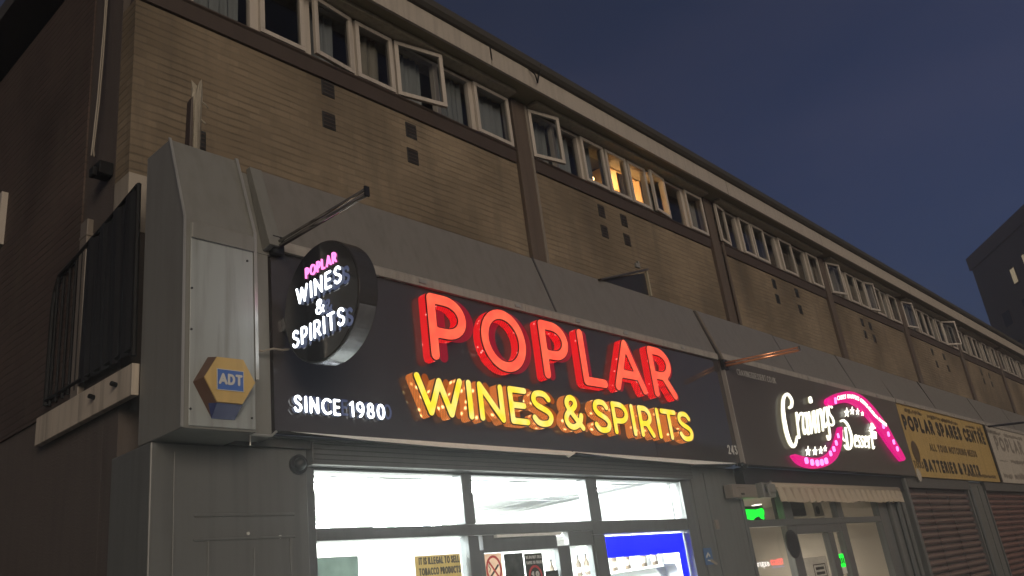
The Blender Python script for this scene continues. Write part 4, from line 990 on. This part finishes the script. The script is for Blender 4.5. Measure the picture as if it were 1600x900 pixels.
cg = MB(); solid(sdf_polys([[(c0[0] - 0.05, c0[1] - 0.06, 0.010), (c0[0] + 0.06, c0[1] + 0.035, 0.010)]], 0.003) + sdf_polys([[(c0[0] - 0.06, c0[1] - 0.02, 0.004), (c0[0] - 0.045, c0[1] + 0.01, 0.004), (c0[0] - 0.065, c0[1] + 0.03, 0.004), (c0[0] - 0.055, c0[1] + 0.06, 0.004)]], 0.002), lambda u, v: (u, WY - 0.0175, v), lambda u, v: (u, WY - 0.0165, v), cg); cg.build('cigarette', M['ink'], ns_)
pp = card('poster', 6.09, 6.355, 1.70, 2.056, M['blackpaper'], 'dark torn poster beside the no smoking sign on the shop door', 'poster')
ag = card('age_sign', 6.378, 6.64, 1.62, 2.044, M['blackpaper'], 'dark age limit sign with the red number 18 on the shop door', 'sign')
letters('WE DO NOT SELL', 6.395, 6.625, 1.995, 0.03, 0.2, wallframe(WY - 0.0165), 'lettering', ag, M['whiteprint'], 0.001, per_letter=False, res=0.0022)
letters('VAPES TO THOSE', 6.395, 6.625, 1.945, 0.03, 0.2, wallframe(WY - 0.0165), 'lettering', ag, M['whiteprint'], 0.001, per_letter=False, res=0.0022)
rg_ = MB(); solid(sdf_polys([[(6.509 + 0.09 * math.cos(R_(a)), 1.83 + 0.095 * math.sin(R_(a)), 0.011) for a in range(0, 361, 12)]], 0.004), lambda u, v: (u, WY - 0.0185, v), lambda u, v: (u, WY - 0.0165, v), rg_); rg_.build('red_ring', M['redink'], ag)
letters('18', 6.45, 6.57, 1.78, 0.10, 0.22, wallframe(WY - 0.0165), 'lettering', ag, M['whiteprint'], 0.001, per_letter=False, res=0.004)
card('leaflet', 6.66, 6.86, 1.55, 1.87, M['blackpaper'], 'dark leaflet low on the right side of the shop door glass', 'leaflet')
card('window_film', 3.99, 4.42, 1.3, 2.12, M['greyfilm'], 'pale grey green film across the lower left corner of the window', 'window film', WY + 0.03)
bb = thing('blue_banner', (8.5, WY + 0.03, 1.9), 'bright blue band stuck inside the lower right shop window', 'banner')
MB().box(7.70, 9.40, WY + 0.024, WY + 0.030, 1.945, 2.172).build('banner_top', M['bluefilm'], bb)
MB().box(9.25, 9.40, WY + 0.024, WY + 0.030, 0.6, 1.9445).box(7.70, 7.735, WY + 0.024, WY + 0.030, 0.6, 1.9445).build('banner_side', M['bluefilm'], bb)
st_ = card('sticker', 9.66, 9.86, 1.765, 1.965, M['bluestick'], 'small blue sticker with a peeling corner on the grey pilaster', 'sticker', 5.5345)
mb_ = MB(); solid(sdf_polys([[(9.71, 1.86, 0.014), (9.76, 1.90, 0.014), (9.79, 1.87, 0.014)], [(9.73, 1.82, 0.008), (9.80, 1.81, 0.008)]], 0.004), lambda u, v: (u, 5.529, v), lambda u, v: (u, 5.5304, v), mb_); mb_.build('sticker_mark', M['whiteprint'], st_)
MB().add([(9.80, 5.529, 1.84), (9.90, 5.50, 1.77), (9.87, 5.50, 1.75), (9.78, 5.529, 1.80)], [(0, 1, 2, 3)]).build('peeling_corner', M['cable'], st_)
tag(MB().box(10.06, 10.16, 5.51, 5.534, 2.18, 2.30).build('door_bell', M['box'], bevel=0.01), 'small pale push box on the grey pilaster above the blue sticker', 'switch')
sc2 = thing('security_camera', (3.78, 5.45, 2.80), 'dark dome security camera at the top left corner of the shop window', 'camera')
MB().disc((3.79, 5.498, 2.80), (0, -1, 0), 0.075, 0.03, 24).build('base', M['dark'], sc2)
MB().ball((3.79, 5.465, 2.80), 0.05, 20, 14).build('dome', M['dark'], sc2, smooth=True)
tag(MB().tube([(3.205, 5.28, 2.955), (3.42, 5.27, 2.952), (3.47, 5.28, 2.99)], 0.01, 6).tube([(3.26, 5.29, 2.955), (3.26, 5.29, 2.88)], 0.006, 6).build('conduit', M['edge']), 'thin pale conduit under the corner where the column meets the sign', 'conduit')

# ================================================================== DESSERT SHOP
DY = 5.26
ds = thing('dessert_sign', (14.3, DY, 3.0), 'black sign with white script words and glowing pink curves', 'sign')
MB().box(10.72, 17.93, DY, DY + 0.14, 2.985, 4.475).build('sign_panel', M['dessertpanel'], ds)
MB().box(10.69, 10.715, DY - 0.02, DY + 0.1, 2.985, 4.45).build('sign_edge', M['canopytrim'], ds)
LY = DY - 0.045
zp = lambda a, b: (1180 + a / 5.296, 580 + b / 5.296)
def zmap(y): return lambda a, b: tuple(atY(*zp(a, b), y))
def zsolid(strokes, name, m, parent, y0=LY, depth=0.04, res=2.4):
    mb = MB(); P = []
    for s in strokes: P += sdf_polys([s], res) if False else []
    P = sdf_polys(strokes, res)
    def fb(a, b):
        q = atY(*zp(a, b), y0); return (q[0], y0 + depth, q[2])
    solid(P, zmap(y0), fb, mb, 0.12); return mb.build(name, m, parent)
def sp(pts, r): 
    return spline([(*p, r) if len(p) == 2 else p for p in pts], 7)
def word(strokes, name, face, parent):
    for st in strokes:
        o = zsolid([[(a, b, r + 1.2) for a, b, r in s] for s in st], 'letter', M['cream_ret'], parent, LY + 0.005, 0.016)
        zsolid(st, 'letter_face', face, o, LY, 0.0045)
crav = [
 [sp([(288, 300, 12), (303, 285, 11), (303, 235, 10), (268, 190, 11), (238, 220, 12), (231, 300, 13), (240, 400, 15), (262, 510, 16), (290, 590, 15), (318, 622, 13), (338, 595, 10), (348, 540, 7)], 12)],
 [sp([(343, 345), (352, 440), (366, 550)], 8.5), sp([(354, 420), (366, 365), (384, 345), (394, 362)], 7.5)],
 [sp([(428, 362), (408, 348), (397, 390), (399, 470), (412, 518), (426, 480)], 7.5), sp([(424, 345), (431, 440), (443, 520)], 8)],
 [sp([(446, 340), (455, 430), (467, 512)], 8), sp([(467, 512), (478, 430), (477, 335)], 7)],
 [sp([(488, 330), (494, 420), (504, 505)], 8)], [sp([(456, 222, 13), (461, 250, 15)], 14)],
 [sp([(513, 325), (520, 410), (530, 500)], 8), sp([(518, 385), (528, 330), (544, 320), (553, 400), (563, 490)], 7.5)],
 [sp([(592, 315), (574, 305), (566, 370), (572, 440), (584, 462), (596, 425)], 7), sp([(590, 300), (604, 400), (618, 500), (620, 550), (608, 565), (598, 535)], 7.5)],
 [sp([(636, 300), (622, 283), (608, 305), (616, 350), (640, 385), (652, 425), (642, 448), (624, 440)], 7)],
]
word(crav, 'word', M['cream_em'], ds)
dess = [
 [sp([(748, 470), (758, 550), (768, 630)], 8.5), sp([(712, 412, 9), (736, 408, 9), (770, 450, 9), (797, 530, 9), (800, 600, 9), (786, 640, 8), (760, 640, 8), (742, 615, 7)], 8), sp([(742, 575), (724, 550), (720, 515), (722, 490)], 6)],
 [sp([(824, 580), (846, 570), (842, 535), (828, 535), (824, 585), (834, 622), (852, 615)], 5.5)],
 [sp([(872, 545), (858, 535), (852, 558), (864, 585), (872, 608), (862, 626), (850, 618)], 5.5)],
 [sp([(898, 548), (885, 538), (879, 560), (890, 586), (898, 610), (889, 628), (877, 620)], 5.5)],
 [sp([(907, 585), (926, 577), (922, 545), (910, 542), (906, 588), (914, 626), (930, 620)], 5.5)],
 [sp([(936, 540), (940, 590), (945, 632)], 6), sp([(939, 575), (946, 545), (956, 540)], 5)],
 [sp([(962, 490), (968, 570), (978, 636), (986, 625)], 6.5), sp([(952, 535), (982, 528)], 5)],
]
word(dess, 'word', M['cream_em'], ds)
cup = zsolid([[(956, 490, 4), (1000, 505, 4), (1003, 555, 4)], [(958, 470, 4), (975, 445, 4), (995, 470, 4), (956, 488, 4)], [(972, 505, 3), (976, 550, 3)], [(988, 508, 3), (992, 555, 3)], [(972, 430, 5), (974, 440, 5)]], 'cupcake_outline', M['cream_em'], ds, LY, 0.03, 2.0)
def star(cx, cy, r):
    P = [(cx + (r if k % 2 == 0 else r * 0.42) * 0.72 * math.sin(k * math.pi / 5), cy - (r if k % 2 == 0 else r * 0.42) * 1.35 * math.cos(k * math.pi / 5)) for k in range(10)]
    mb = MB()
    def fb(a, b):
        q = atY(*zp(a, b), LY); return (q[0], LY + 0.012, q[2])
    solid([(P, [])], zmap(LY), fb, mb, 0.01); return mb.build('star', M['cream_em'], ds)
for x, y, r in ((760, 342, 32), (805, 328, 27), (850, 335, 23), (890, 348, 19), (440, 662, 33), (497, 662, 30), (546, 655, 26), (582, 640, 21)): star(x, y, r)
up = sp([(632, 250, 36), (700, 222, 42), (780, 210, 44), (860, 240, 45), (930, 302, 44), (1000, 385, 42), (1070, 480, 38), (1130, 580, 32), (1190, 670, 27), (1224, 722, 20)], 40)
lo = sp([(332, 700, 14), (395, 738, 34), (480, 758, 42), (560, 752, 42), (630, 715, 38), (676, 650, 31), (700, 560, 23), (712, 470, 12)], 30)
b1 = zsolid([up], 'pink_curve', M['mag_em'], ds, LY - 0.02, 0.06, 5)
b2 = zsolid([lo], 'pink_curve', M['mag_em'], ds, LY - 0.02, 0.06, 5)
for (cx, cy, rx_) in ((688, 535, 11), (672, 595, 13), (652, 645, 14), (625, 682, 14)): zsolid([[(cx - 3, cy - 14, rx_ * 0.8), (cx + 3, cy + 10, rx_ * 0.8)]], 'lamp_spot', M['magdot'], b2, LY - 0.023, 0.003, 2.5)
for cx, cy in ((425, 738), (472, 752), (515, 757), (552, 752), (588, 740)): zsolid([[(cx - 2, cy - 10, 15), (cx + 3, cy + 14, 15)]], 'lamp_spot', M['magdot'], b2, LY - 0.023, 0.003, 2.5)
for cx, cy in ((1062, 455), (1104, 520), (1148, 585), (1178, 642)): zsolid([[(cx - 3, cy - 12, 9), (cx + 3, cy + 12, 9)]], 'lamp_spot', M['magdot'], b1, LY - 0.023, 0.003, 2.5)
zsolid([[(664, 225, 9), (668, 262, 9)]], 'lamp_spot', M['magdot'], b1, LY - 0.023, 0.003, 2.5)
# words round the upper curve
tx = 'CAKES WAFFLES COFFEE ICECREAM SHAKES'
path = np.array([(p[0], p[1]) for p in sp([(682, 222), (780, 207), (862, 230), (930, 290), (1000, 372), (1092, 450)], 1)])
L = np.concatenate([[0], np.cumsum(np.hypot(*np.diff(path, axis=0).T))])
tw = []; x = 0
for ch in tx:
    if ch == ' ': x += 0.55; continue
    tw.append((ch, x)); x += GL[ch][0] + 0.36
mbw = MB(); ks = L[-1] / x
for ch, ax in tw:
    s0 = (ax + GL[ch][0] / 2) * ks
    px_, py_ = np.interp(s0, L, path[:, 0]), np.interp(s0, L, path[:, 1])
    qx, qy = np.interp(s0 + 4, L, path[:, 0]), np.interp(s0 + 4, L, path[:, 1])
    a = math.atan2(qy - py_, qx - px_); H = 32 - 10 * s0 / L[-1]
    st = [[(px_ + (u - GL[ch][0] / 2) * ks * 1.0 * math.cos(a) - 0, py_ + (u - GL[ch][0] / 2) * ks * math.sin(a) - (v - 0.5) * H, 2.1) for u, v in s] for s in GL[ch][1]]
    P = sdf_polys(st, 1.3)
    def fb(u, v):
        q = atY(*zp(u, v), LY - 0.024); return (q[0], LY - 0.0205, q[2])
    solid(P, zmap(LY - 0.024), fb, mbw, 0.1)
mbw.build('curve_lettering', M['cream_em'], b1)
letters('CRAVINGSDESSERT.CO.UK', 11.10, 12.36, 4.275, 0.095, 0.11, wallframe(DY - 0.0006), 'web_address', ds, M['greyprint'], 0.003, per_letter=False, gap=0.26, res=0.006)

df = thing('shopfront', (14, WY, 0.12), 'dim dessert shopfront with cream interior under the pink and white sign', 'shopfront')
MB().box(10.935, 17.75, 5.42, WY - 0.01, 2.72, 2.984).build('head_box', M['dark'], df)
fm = MB()
fm.box(10.931, 11.02, WY - 0.06, WY + 0.06, 0.12, 2.718)
fm.box(12.24, 12.52, WY - 0.05, WY + 0.06, 2.285, 2.718); fm.box(14.25, 14.48, WY - 0.05, WY + 0.06, 2.285, 2.718); fm.box(16.15, 16.6, WY - 0.06, WY + 0.06, 0.12, 2.718)
fm.box(11.021, 16.149, WY - 0.055, WY + 0.062, 2.19, 2.284)
fm.box(12.24, 12.52, WY - 0.05, WY + 0.06, 0.12, 2.189); fm.box(14.25, 14.48, WY - 0.05, WY + 0.06, 0.12, 2.189); fm.box(13.66, 13.86, WY - 0.05, WY + 0.06, 0.12, 2.06)
fm.box(12.5205, 14.2495, WY - 0.05, WY + 0.06, 2.062, 2.189)
fm.box(11.021, 12.239, WY - 0.05, WY + 0.06, 0.12, 0.5); fm.box(14.481, 16.149, WY - 0.05, WY + 0.06, 0.12, 0.5)
fm.build('frame', M['frame'], df, bevel=0.006)
MB().disc((12.24, WY - 0.075, 1.93), (0, 1, 0), 0.2, 0.02, 24).build('round_plate', M['dark'], df)
for a, b, c, d in ((11.021, 12.239, 2.285, 2.718), (12.521, 14.249, 2.285, 2.718), (14.481, 16.149, 2.285, 2.718), (11.021, 12.239, 0.5, 2.189), (12.521, 13.659, 0.15, 2.061), (13.861, 14.249, 0.15, 2.061), (14.481, 16.149, 0.5, 2.189)):
    MB().add(pn(a, b, c, d), [(0, 1, 2, 3)]).build('pane', M['dessertglass'], df)
MB().box(16.605, 17.45, 5.48, 5.70, 0.12, 2.718).build('pilaster', M['pilaster'], df, bevel=0.02)
MB().tube([(16.9, 5.45, 2.7), (16.9, 5.45, 0.2)], 0.03, 8).build('pipe', M['frame'], df)
MB().tube([(17.25, 5.45, 2.7), (17.25, 5.45, 0.2)], 0.045, 8).build('pipe', M['pilaster'], df)
di = thing('shop_interior', (14, 8, 0.12), 'cream walled room of the dessert shop seen through its dim window', 'shop interior')
MB().box(10.94, 17.4, 9.0, 9.1, 0.12, 3.0).build('back_wall', M['cream'], di)
MB().box(10.86, 10.935, WY + 0.105, 9.0, 0.12, 3.0).build('left_wall', M['cream'], di)
MB().box(16.61, 16.7, WY + 0.105, 9.0, 0.12, 3.0).build('right_wall', M['cream'], di)
MB().box(10.936, 16.61, WY + 0.09, 8.99, 2.80, 2.86).build('ceiling', M['cream'], di)
MB().box(10.936, 16.61, WY + 0.09, 8.99, 0.121, 0.13).build('shop_floor', M['floor'], di)
for i, (x, y) in enumerate(((11.55, 6.3), (13.2, 7.6), (15.2, 7.4))):
    c = thing('down_light', (x, y, 2.79), 'small round ceiling light inside the dessert shop', 'ceiling light', 'round lights inside the dessert shop')
    MB().disc((x, y, 2.80), (0, 0, -1), 0.11, 0.012, 20).build('bezel', M['tilebar'], c)
    MB().disc((x, y, 2.7875), (0, 0, -1), 0.09, 0.004, 20).build('lamp', M['downl'], c)
    q = bpy.data.lights.new('down_lamp', 'SPOT'); q.energy = 400; q.color = (1.0, 0.90, 0.76); q.spot_size = R_(150); q.spot_blend = 1; q.shadow_soft_size = 0.09
    qo = bpy.data.objects.new('down_lamp', q); COL.objects.link(qo); qo.location = (x, y, 2.77); link(qo, c)
ex = thing('green_light_box', (11.5, 5.9, 2.4), 'glowing green light box hanging inside the dessert shop window', 'light box')
MB().box(11.52, 12.22, 5.86, 5.93, 2.30, 2.52).build('housing', M['dark'], ex)
g_ = MB(); solid(sdf_polys([[(x + 0.36, z, r) for x, z, r in q] for q in [[(11.22, 2.42, 0.06), (11.40, 2.40, 0.075), (11.60, 2.42, 0.05), (11.80, 2.44, 0.055)], [(11.26, 2.37, 0.03), (11.46, 2.355, 0.03)], [(11.72, 2.38, 0.035), (11.79, 2.355, 0.03)]]], 0.02), lambda u, v: (u, 5.848, v), lambda u, v: (u, 5.8595, v), g_); g_.build('lit_front', M['exit_em'], ex)
tag(MB().box(12.75, 13.05, 5.9, 5.96, 2.32, 2.66).box(13.05, 13.75, 5.86, 5.98, 2.36, 2.66).build('menu_screen', M['dark'], bevel=0.02), 'dark screen hung above the dessert shop door', 'screen')
sp_ = thing('wall_speaker', (14.9, 6.2, 2.5), 'round dark speaker on a pale box behind the dessert shop glass', 'speaker')
MB().box(14.72, 15.12, 6.14, 6.24, 2.38, 2.62).build('box', M['cream'], sp_); MB().disc((14.88, 6.139, 2.49), (0, -1, 0), 0.07, 0.012, 20).build('cone', M['dark'], sp_)
pa = card('paper_notice', 12.66, 13.5, 1.15, 1.72, M['paper'], 'white printed sheet taped inside the dessert shop door', 'notice', WY + 0.02)
pb = MB()
for a in ((12.95, 13.40, 1.60, 1.615), (12.95, 13.40, 1.42, 1.435), (12.95, 12.97, 1.436, 1.599), (13.38, 13.40, 1.436, 1.599), (13.02, 13.33, 1.53, 1.57), (13.02, 13.33, 1.46, 1.50)): pb.box(a[0], a[1], WY + 0.0145, WY + 0.0158, a[2], a[3])
pb.build('printed_block', M['ink'], pa)
hg = card('hygiene_sticker', 13.90, 14.12, 1.52, 1.72, M['exit_em'], 'green and white sticker, its green set to glow, on the narrow dessert shop pane', 'sticker', WY - 0.012)  # no lamp here: emission stands in for the bright green
MB().box(13.90, 14.12, WY - 0.0165, WY - 0.012, 1.42, 1.518).build('sticker_panel', M['paper'], hg)
for i in range(3): MB().box(13.925 + 0.065 * i, 13.965 + 0.065 * i, WY - 0.0185, WY - 0.0166, 1.57, 1.66).build('sticker_bar', M['ink'], hg)

aw = thing('awning', (14.3, 5.4, 2.6), 'rolled cream awning with a frilled hem above the dessert shop door', 'awning')
MB().tube([(11.52, 5.36, 2.72), (16.88, 5.36, 2.72)], 0.055, 12).build('roller', M['awning'], aw, smooth=True)
vs = []; nn = 150
for j in range(nn + 1):
    x = 11.62 + (16.88 - 11.62) * j / nn; y = 5.29 + 0.04 * math.sin(j * 0.9) ; zb = 2.475 + 0.022 * abs(math.sin(j * 0.52))
    vs += [(x + 0.03 * math.sin(j * 0.7), y - 0.012, zb), (x, 5.305 + 0.004 * math.sin(j * 1.05), 2.70)]
MB().add(vs, [(2 * j, 2 * j + 2, 2 * j + 3, 2 * j + 1) for j in range(nn)]).build('frill', M['awning'], aw, smooth=True)
MB().box(11.22, 11.60, 5.32, 5.42, 2.56, 2.76).box(11.28, 11.55, 5.28, 5.32, 2.62, 2.74).tube([(11.3, 5.27, 2.55), (11.26, 5.27, 2.70), (11.42, 5.27, 2.77)], 0.018, 6).build('gear_box', M['casing'], aw, bevel=0.008)
eb = thing('electric_box', (10.9, 5.5, 2.68), 'cream electrical box on the pilaster left of the awning', 'electrical box')
MB().box(10.50, 11.20, 5.40, 5.53, 2.565, 2.745).build('case', M['box'], eb, bevel=0.01)
MB().box(10.72, 10.80, 5.392, 5.3995, 2.60, 2.625).build('slot', M['ink'], eb); MB().box(10.62, 10.86, 5.394, 5.3995, 2.69, 2.695).build('seam', M['ysmudge'], eb)

# ================================================================== SPARES SHOP AND THE NEXT ONE
ys = thing('spares_sign', (21.2, SY, 3.0), 'faded yellow shop sign with dark lettering for a spares shop', 'sign')
MB().box(17.99, 24.70, SY, SY + 0.08, 2.99, 4.50).build('sign_panel', M['ysign'], ys)
fw = wallframe(SY - 0.0008)
letters('POPLAR SPARES CENTRE', 18.18, 24.5, 3.93, 0.33, 0.27, fw, 'lettering', ys, M['ink'], 0.003, per_letter=False, gap=0.14, space=0.5, res=0.018)
letters('ALL YOUR MOTORING NEEDS', 19.5, 23.2, 3.56, 0.17, 0.25, fw, 'lettering', ys, M['ysmudge'], 0.003, per_letter=False, gap=0.2, space=0.5, res=0.012)
letters('BATTERIES & PARTS', 18.78, 23.0, 3.10, 0.27, 0.27, fw, 'lettering', ys, M['ink'], 0.003, per_letter=False, gap=0.2, space=0.5, res=0.016)
letters('TOOLS', 18.12, 18.72, 3.16, 0.15, 0.22, fw, 'lettering', ys, M['ysmudge'], 0.003, per_letter=False, gap=0.2, res=0.012)
sm = MB()
for a in ((18.5, 19.6, 4.31, 4.42), (20.0, 20.9, 4.29, 4.40), (20.98, 22.3, 4.285, 4.39), (23.0, 23.8, 4.28, 4.37), (24.0, 24.4, 4.22, 4.40), (21.8, 24.4, 3.06, 3.16)):
    x = a[0]; rr = random.Random(int(a[0] * 100))
    while x < a[1]:                                  # worn-off print: broken strokes, no longer readable
        wd = rr.uniform(0.02, 0.09); h0 = a[2] + rr.uniform(0, 0.3) * (a[3] - a[2]); sm.box(x, min(x + wd, a[1]), SY - 0.0035, SY - 0.0008, h0, h0 + (a[3] - h0) * rr.uniform(0.6, 1)); x += wd + rr.uniform(0.012, 0.05)
sm.build('faded_line', M['ysmudge'], ys)
mb_ = MB(); mb_.disc((18.45, SY - 0.0008, 3.50), (0, -1, 0), 0.22, 0.003, 24); mb_.build('round_badge', M['ysmudge'], ys)
MB().disc((18.20, SY - 0.002, 3.02), (0, -1, 0), 0.13, 0.01, 20).build('round_sticker', M['wsign'], ys)
MB().box(24.70, 24.86, SY - 0.03, SY + 0.08, 2.99, 4.56).build('end_post', M['rim'], ys)
ws = thing('white_sign', (28.5, SY, 3.0), 'faded white shop sign at the far right end of the row', 'sign')
MB().box(24.88, 32.0, SY, SY + 0.08, 2.99, 4.48).build('sign_panel', M['wsign'], ws)
letters('POPLAR', 25.5, 28.6, 3.84, 0.40, 0.24, fw, 'lettering', ws, M['wsmudge'], 0.003, per_letter=False, gap=0.2, res=0.02)
sm = MB()
for a in ((25.0, 26.4, 4.28, 4.38), (26.8, 29.0, 4.26, 4.38), (25.4, 26.2, 3.55, 3.59), (26.6, 28.4, 3.52, 3.66), (25.3, 26.2, 3.08, 3.25), (26.5, 27.6, 3.08, 3.28), (27.9, 29.5, 3.08, 3.28)): 
    x = a[0]; rr = random.Random(int(a[0] * 100))
    while x < a[1]:
        wd = rr.uniform(0.03, 0.10); h0 = a[2] + rr.uniform(0, 0.3) * (a[3] - a[2]); sm.box(x, min(x + wd, a[1]), SY - 0.0035, SY - 0.0008, h0, h0 + (a[3] - h0) * rr.uniform(0.6, 1)); x += wd + rr.uniform(0.015, 0.06)
sm.build('faded_line', M['wsmudge'], ws)
MB().tube([(24.9, 5.2, 4.42), (25.8, 4.55, 4.44)], 0.03, 8).build('sign_arm', M['rim'], ws)

def shutter(xa, xb, m, label):
    s = thing('roller_shutter', ((xa + xb) / 2, 5.45, 0.12), label, 'shutter', 'roller shutters closed for the night')
    sb = MB(); p = 0.13; n = int(2.6 / p); y = 5.47
    for i in range(n):
        z = 0.14 + i * p
        pr = [(y, z), (y - 0.016, z + 0.012), (y - 0.038, z + p * 0.30), (y - 0.034, z + p * 0.55), (y - 0.008, z + p * 0.74), (y + 0.012, z + p * 0.80), (y + 0.012, z + p * 0.94), (y, z + p)]
        vs = [(x, a, b) for x in (xa, xb) for a, b in pr]; k = len(pr)
        sb.add(vs, [(j, j + 1, k + j + 1, k + j) for j in range(k - 1)])
    sb.build('slats', m, s)
    MB().box(xa - 0.03, xa + 0.07, 5.40, 5.52, 0.12, 2.78).build('guide_rail', M['frame'], s); MB().box(xb - 0.07, xb + 0.03, 5.40, 5.52, 0.12, 2.78).build('guide_rail', M['frame'], s)
    for f in (0.3, 0.62):
        x = xa + (xb - xa) * f; MB().box(x - 0.02, x + 0.02, 5.435, 5.447, 0.14, 2.74).build('lock_bar', M['dark'], s)
    MB().box(xa - 0.03, xb + 0.03, 5.36, 5.6, 2.782, 2.988).build('head_box', M['shutterbox'], s)
    MB().box(xa, xb, 5.475, 5.50, 0.12, 2.78).build('backing', M['dark'], s)
    return s
shutter(17.62, 21.9, M['shutter'], 'closed brown slatted shutter with red light tinted in under the yellow spares sign')
shutter(23.35, 29.5, M['shutter_redlit'], 'closed slatted shutter with red light tinted in under the white sign at the far right')
tag(MB().box(17.455, 17.585, 5.36, 5.70, 0.12, 2.98).build('shop_pier', M['pilaster'], bevel=0.015), 'narrow grey pier between the dessert shop and the brown shutter', 'pier')
pr_ = thing('shop_pier', (22.6, 5.5, 0.12), 'broad grey pier between the brown and red-tinted shutters', 'pier')
MB().box(21.935, 23.31, 5.44, 5.7, 0.12, 2.98).build('shaft', M['pilaster'], pr_, bevel=0.02)
MB().tube([(22.1, 5.41, 2.9), (22.1, 5.41, 0.2)], 0.035, 8).build('pipe', M['frame'], pr_)
MB().box(22.9, 23.3, 5.425, 5.4395, 0.2, 2.9).build('face_panel', M['pilaster'], pr_)
rw = MB().box(29.54, X1, 5.5, 5.7, 0.12, 4.5).build('plain_front', M['shutterbox'], terr)

# ================================================================== TOWER BLOCK in the distance
T = 90.0
d = Vector((0.812, 0.583, 0)).normalized(); nrm = Vector((0.583, -0.812, 0)).normalized()
Cc = Vector((0.985 * T, 0.1735 * T, 0))
tw_ = thing('tower_block', Cc - d * 8, 'dark tower block rising behind the far end of the terrace', 'tower block')
ht = 1.6 + 0.2755 * T; hp = 1.6 + 0.2885 * T
A = [Cc, Cc - d * 34, Cc - d * 34 + nrm * 16, Cc + nrm * 16]
MB().prism([(p.x, p.y, 0) for p in A], (0, 0, ht)).build('wall', M['tower'], tw_)
e = 0.15
B_ = [Cc + d * 0.2 - nrm * e, Cc - d * (34 + e) - nrm * e, Cc - d * (34 + e) + nrm * (16 + e), Cc + d * 0.2 + nrm * (16 + e)]
MB().prism([(p.x, p.y, ht + 0.01) for p in B_], (0, 0, hp - ht + 0.1)).build('parapet', M['towerband'], tw_)
def towerwin(s, z, w_, h, m):
    c = Cc - d * s + Vector((0, 0, z)) - nrm * 0.02
    o = MB().obox(c, d, nrm, (0, 0, 1), w_ / 2 + 0.12, 0.05, h / 2 + 0.12).build('window', M['towerband'], tw_)
    MB().obox(c - nrm * 0.07, d, nrm, (0, 0, 1), w_ / 2, 0.015, h / 2).build('pane', m, o)
towerwin(7.0, ht - 3.2, 0.7, 1.3, M['hotwin']); towerwin(9.4, ht - 2.7, 0.35, 1.0, M['downl'] if False else M['hotwin'])
for fl in range(1, 8):
    for s in (3.5, 7.5, 12.5, 17.5, 22.5): towerwin(s, ht - 3.2 - fl * 2.9, 1.4, 1.3, M['dark'])

# ================================================================== HAZE: thin volume added to imitate lens veil and glow round lights
hm = bpy.data.materials.new('veil_haze'); hm.use_nodes = True; ht_ = hm.node_tree; ht_.nodes.clear()
ho = ht_.nodes.new('ShaderNodeOutputMaterial'); hv = ht_.nodes.new('ShaderNodeVolumePrincipled')
hv.inputs['Density'].default_value = HAZE; hv.inputs['Color'].default_value = (0.9, 0.9, 0.9, 1); hv.inputs['Anisotropy'].default_value = 0.6
ht_.links.new(hv.outputs[0], ho.inputs['Volume'])
hz = MB().box(-40, 150, -40, 80, -1.02, 30.5).build('veil_haze', hm); hz['kind'] = 'stuff'

# ================================================================== LIT GROCERY SIGN ACROSS THE ROAD (seen only as a reflection in the dessert shop glass)
GY = -5.4
yv = 2 * WY - GY
gx0, gx1 = 1.96 * yv, 2.135 * yv
gz = 1.6 + 0.012 * yv
gs = thing('grocery_shop', (gx0, GY - 3, 0.12), 'brick shop across the road whose lit sign is mirrored in the dessert shop window', 'shop')
MB().box(gx0 - 4, gx1 + 6, GY - 6, GY - 0.2, 0.12, 6.5).build('wall', M['far'], gs)
bf = MB().box(gx0 - 0.8, gx1 + 0.8, GY - 0.199, GY - 0.03, gz - 0.4, gz + 0.6).build('sign_board', M['dark'], gs)
# the board faces the road (+y): it reads along -x from over there
backframe = lambda u, v, n: (-u, GY - 0.029 + n, v)
letters('TESCO', -gx1 + 0.0, -(gx1 - 0.40 * (gx1 - gx0)), gz, 0.24, 0.2, backframe, 'lettering', bf, M['tred'], 0.02, per_letter=False, res=0.015)
letters('express', -(gx1 - 0.46 * (gx1 - gx0)), -gx0, gz, 0.26, 0.17, backframe, 'lettering', bf, M['twhite'], 0.02, per_letter=False, res=0.012)
MB().box(gx1 - 0.38 * (gx1 - gx0), gx1, GY - 0.029, GY - 0.01, gz - 0.10, gz - 0.05).build('sign_stripe', M['tblue'], bf)
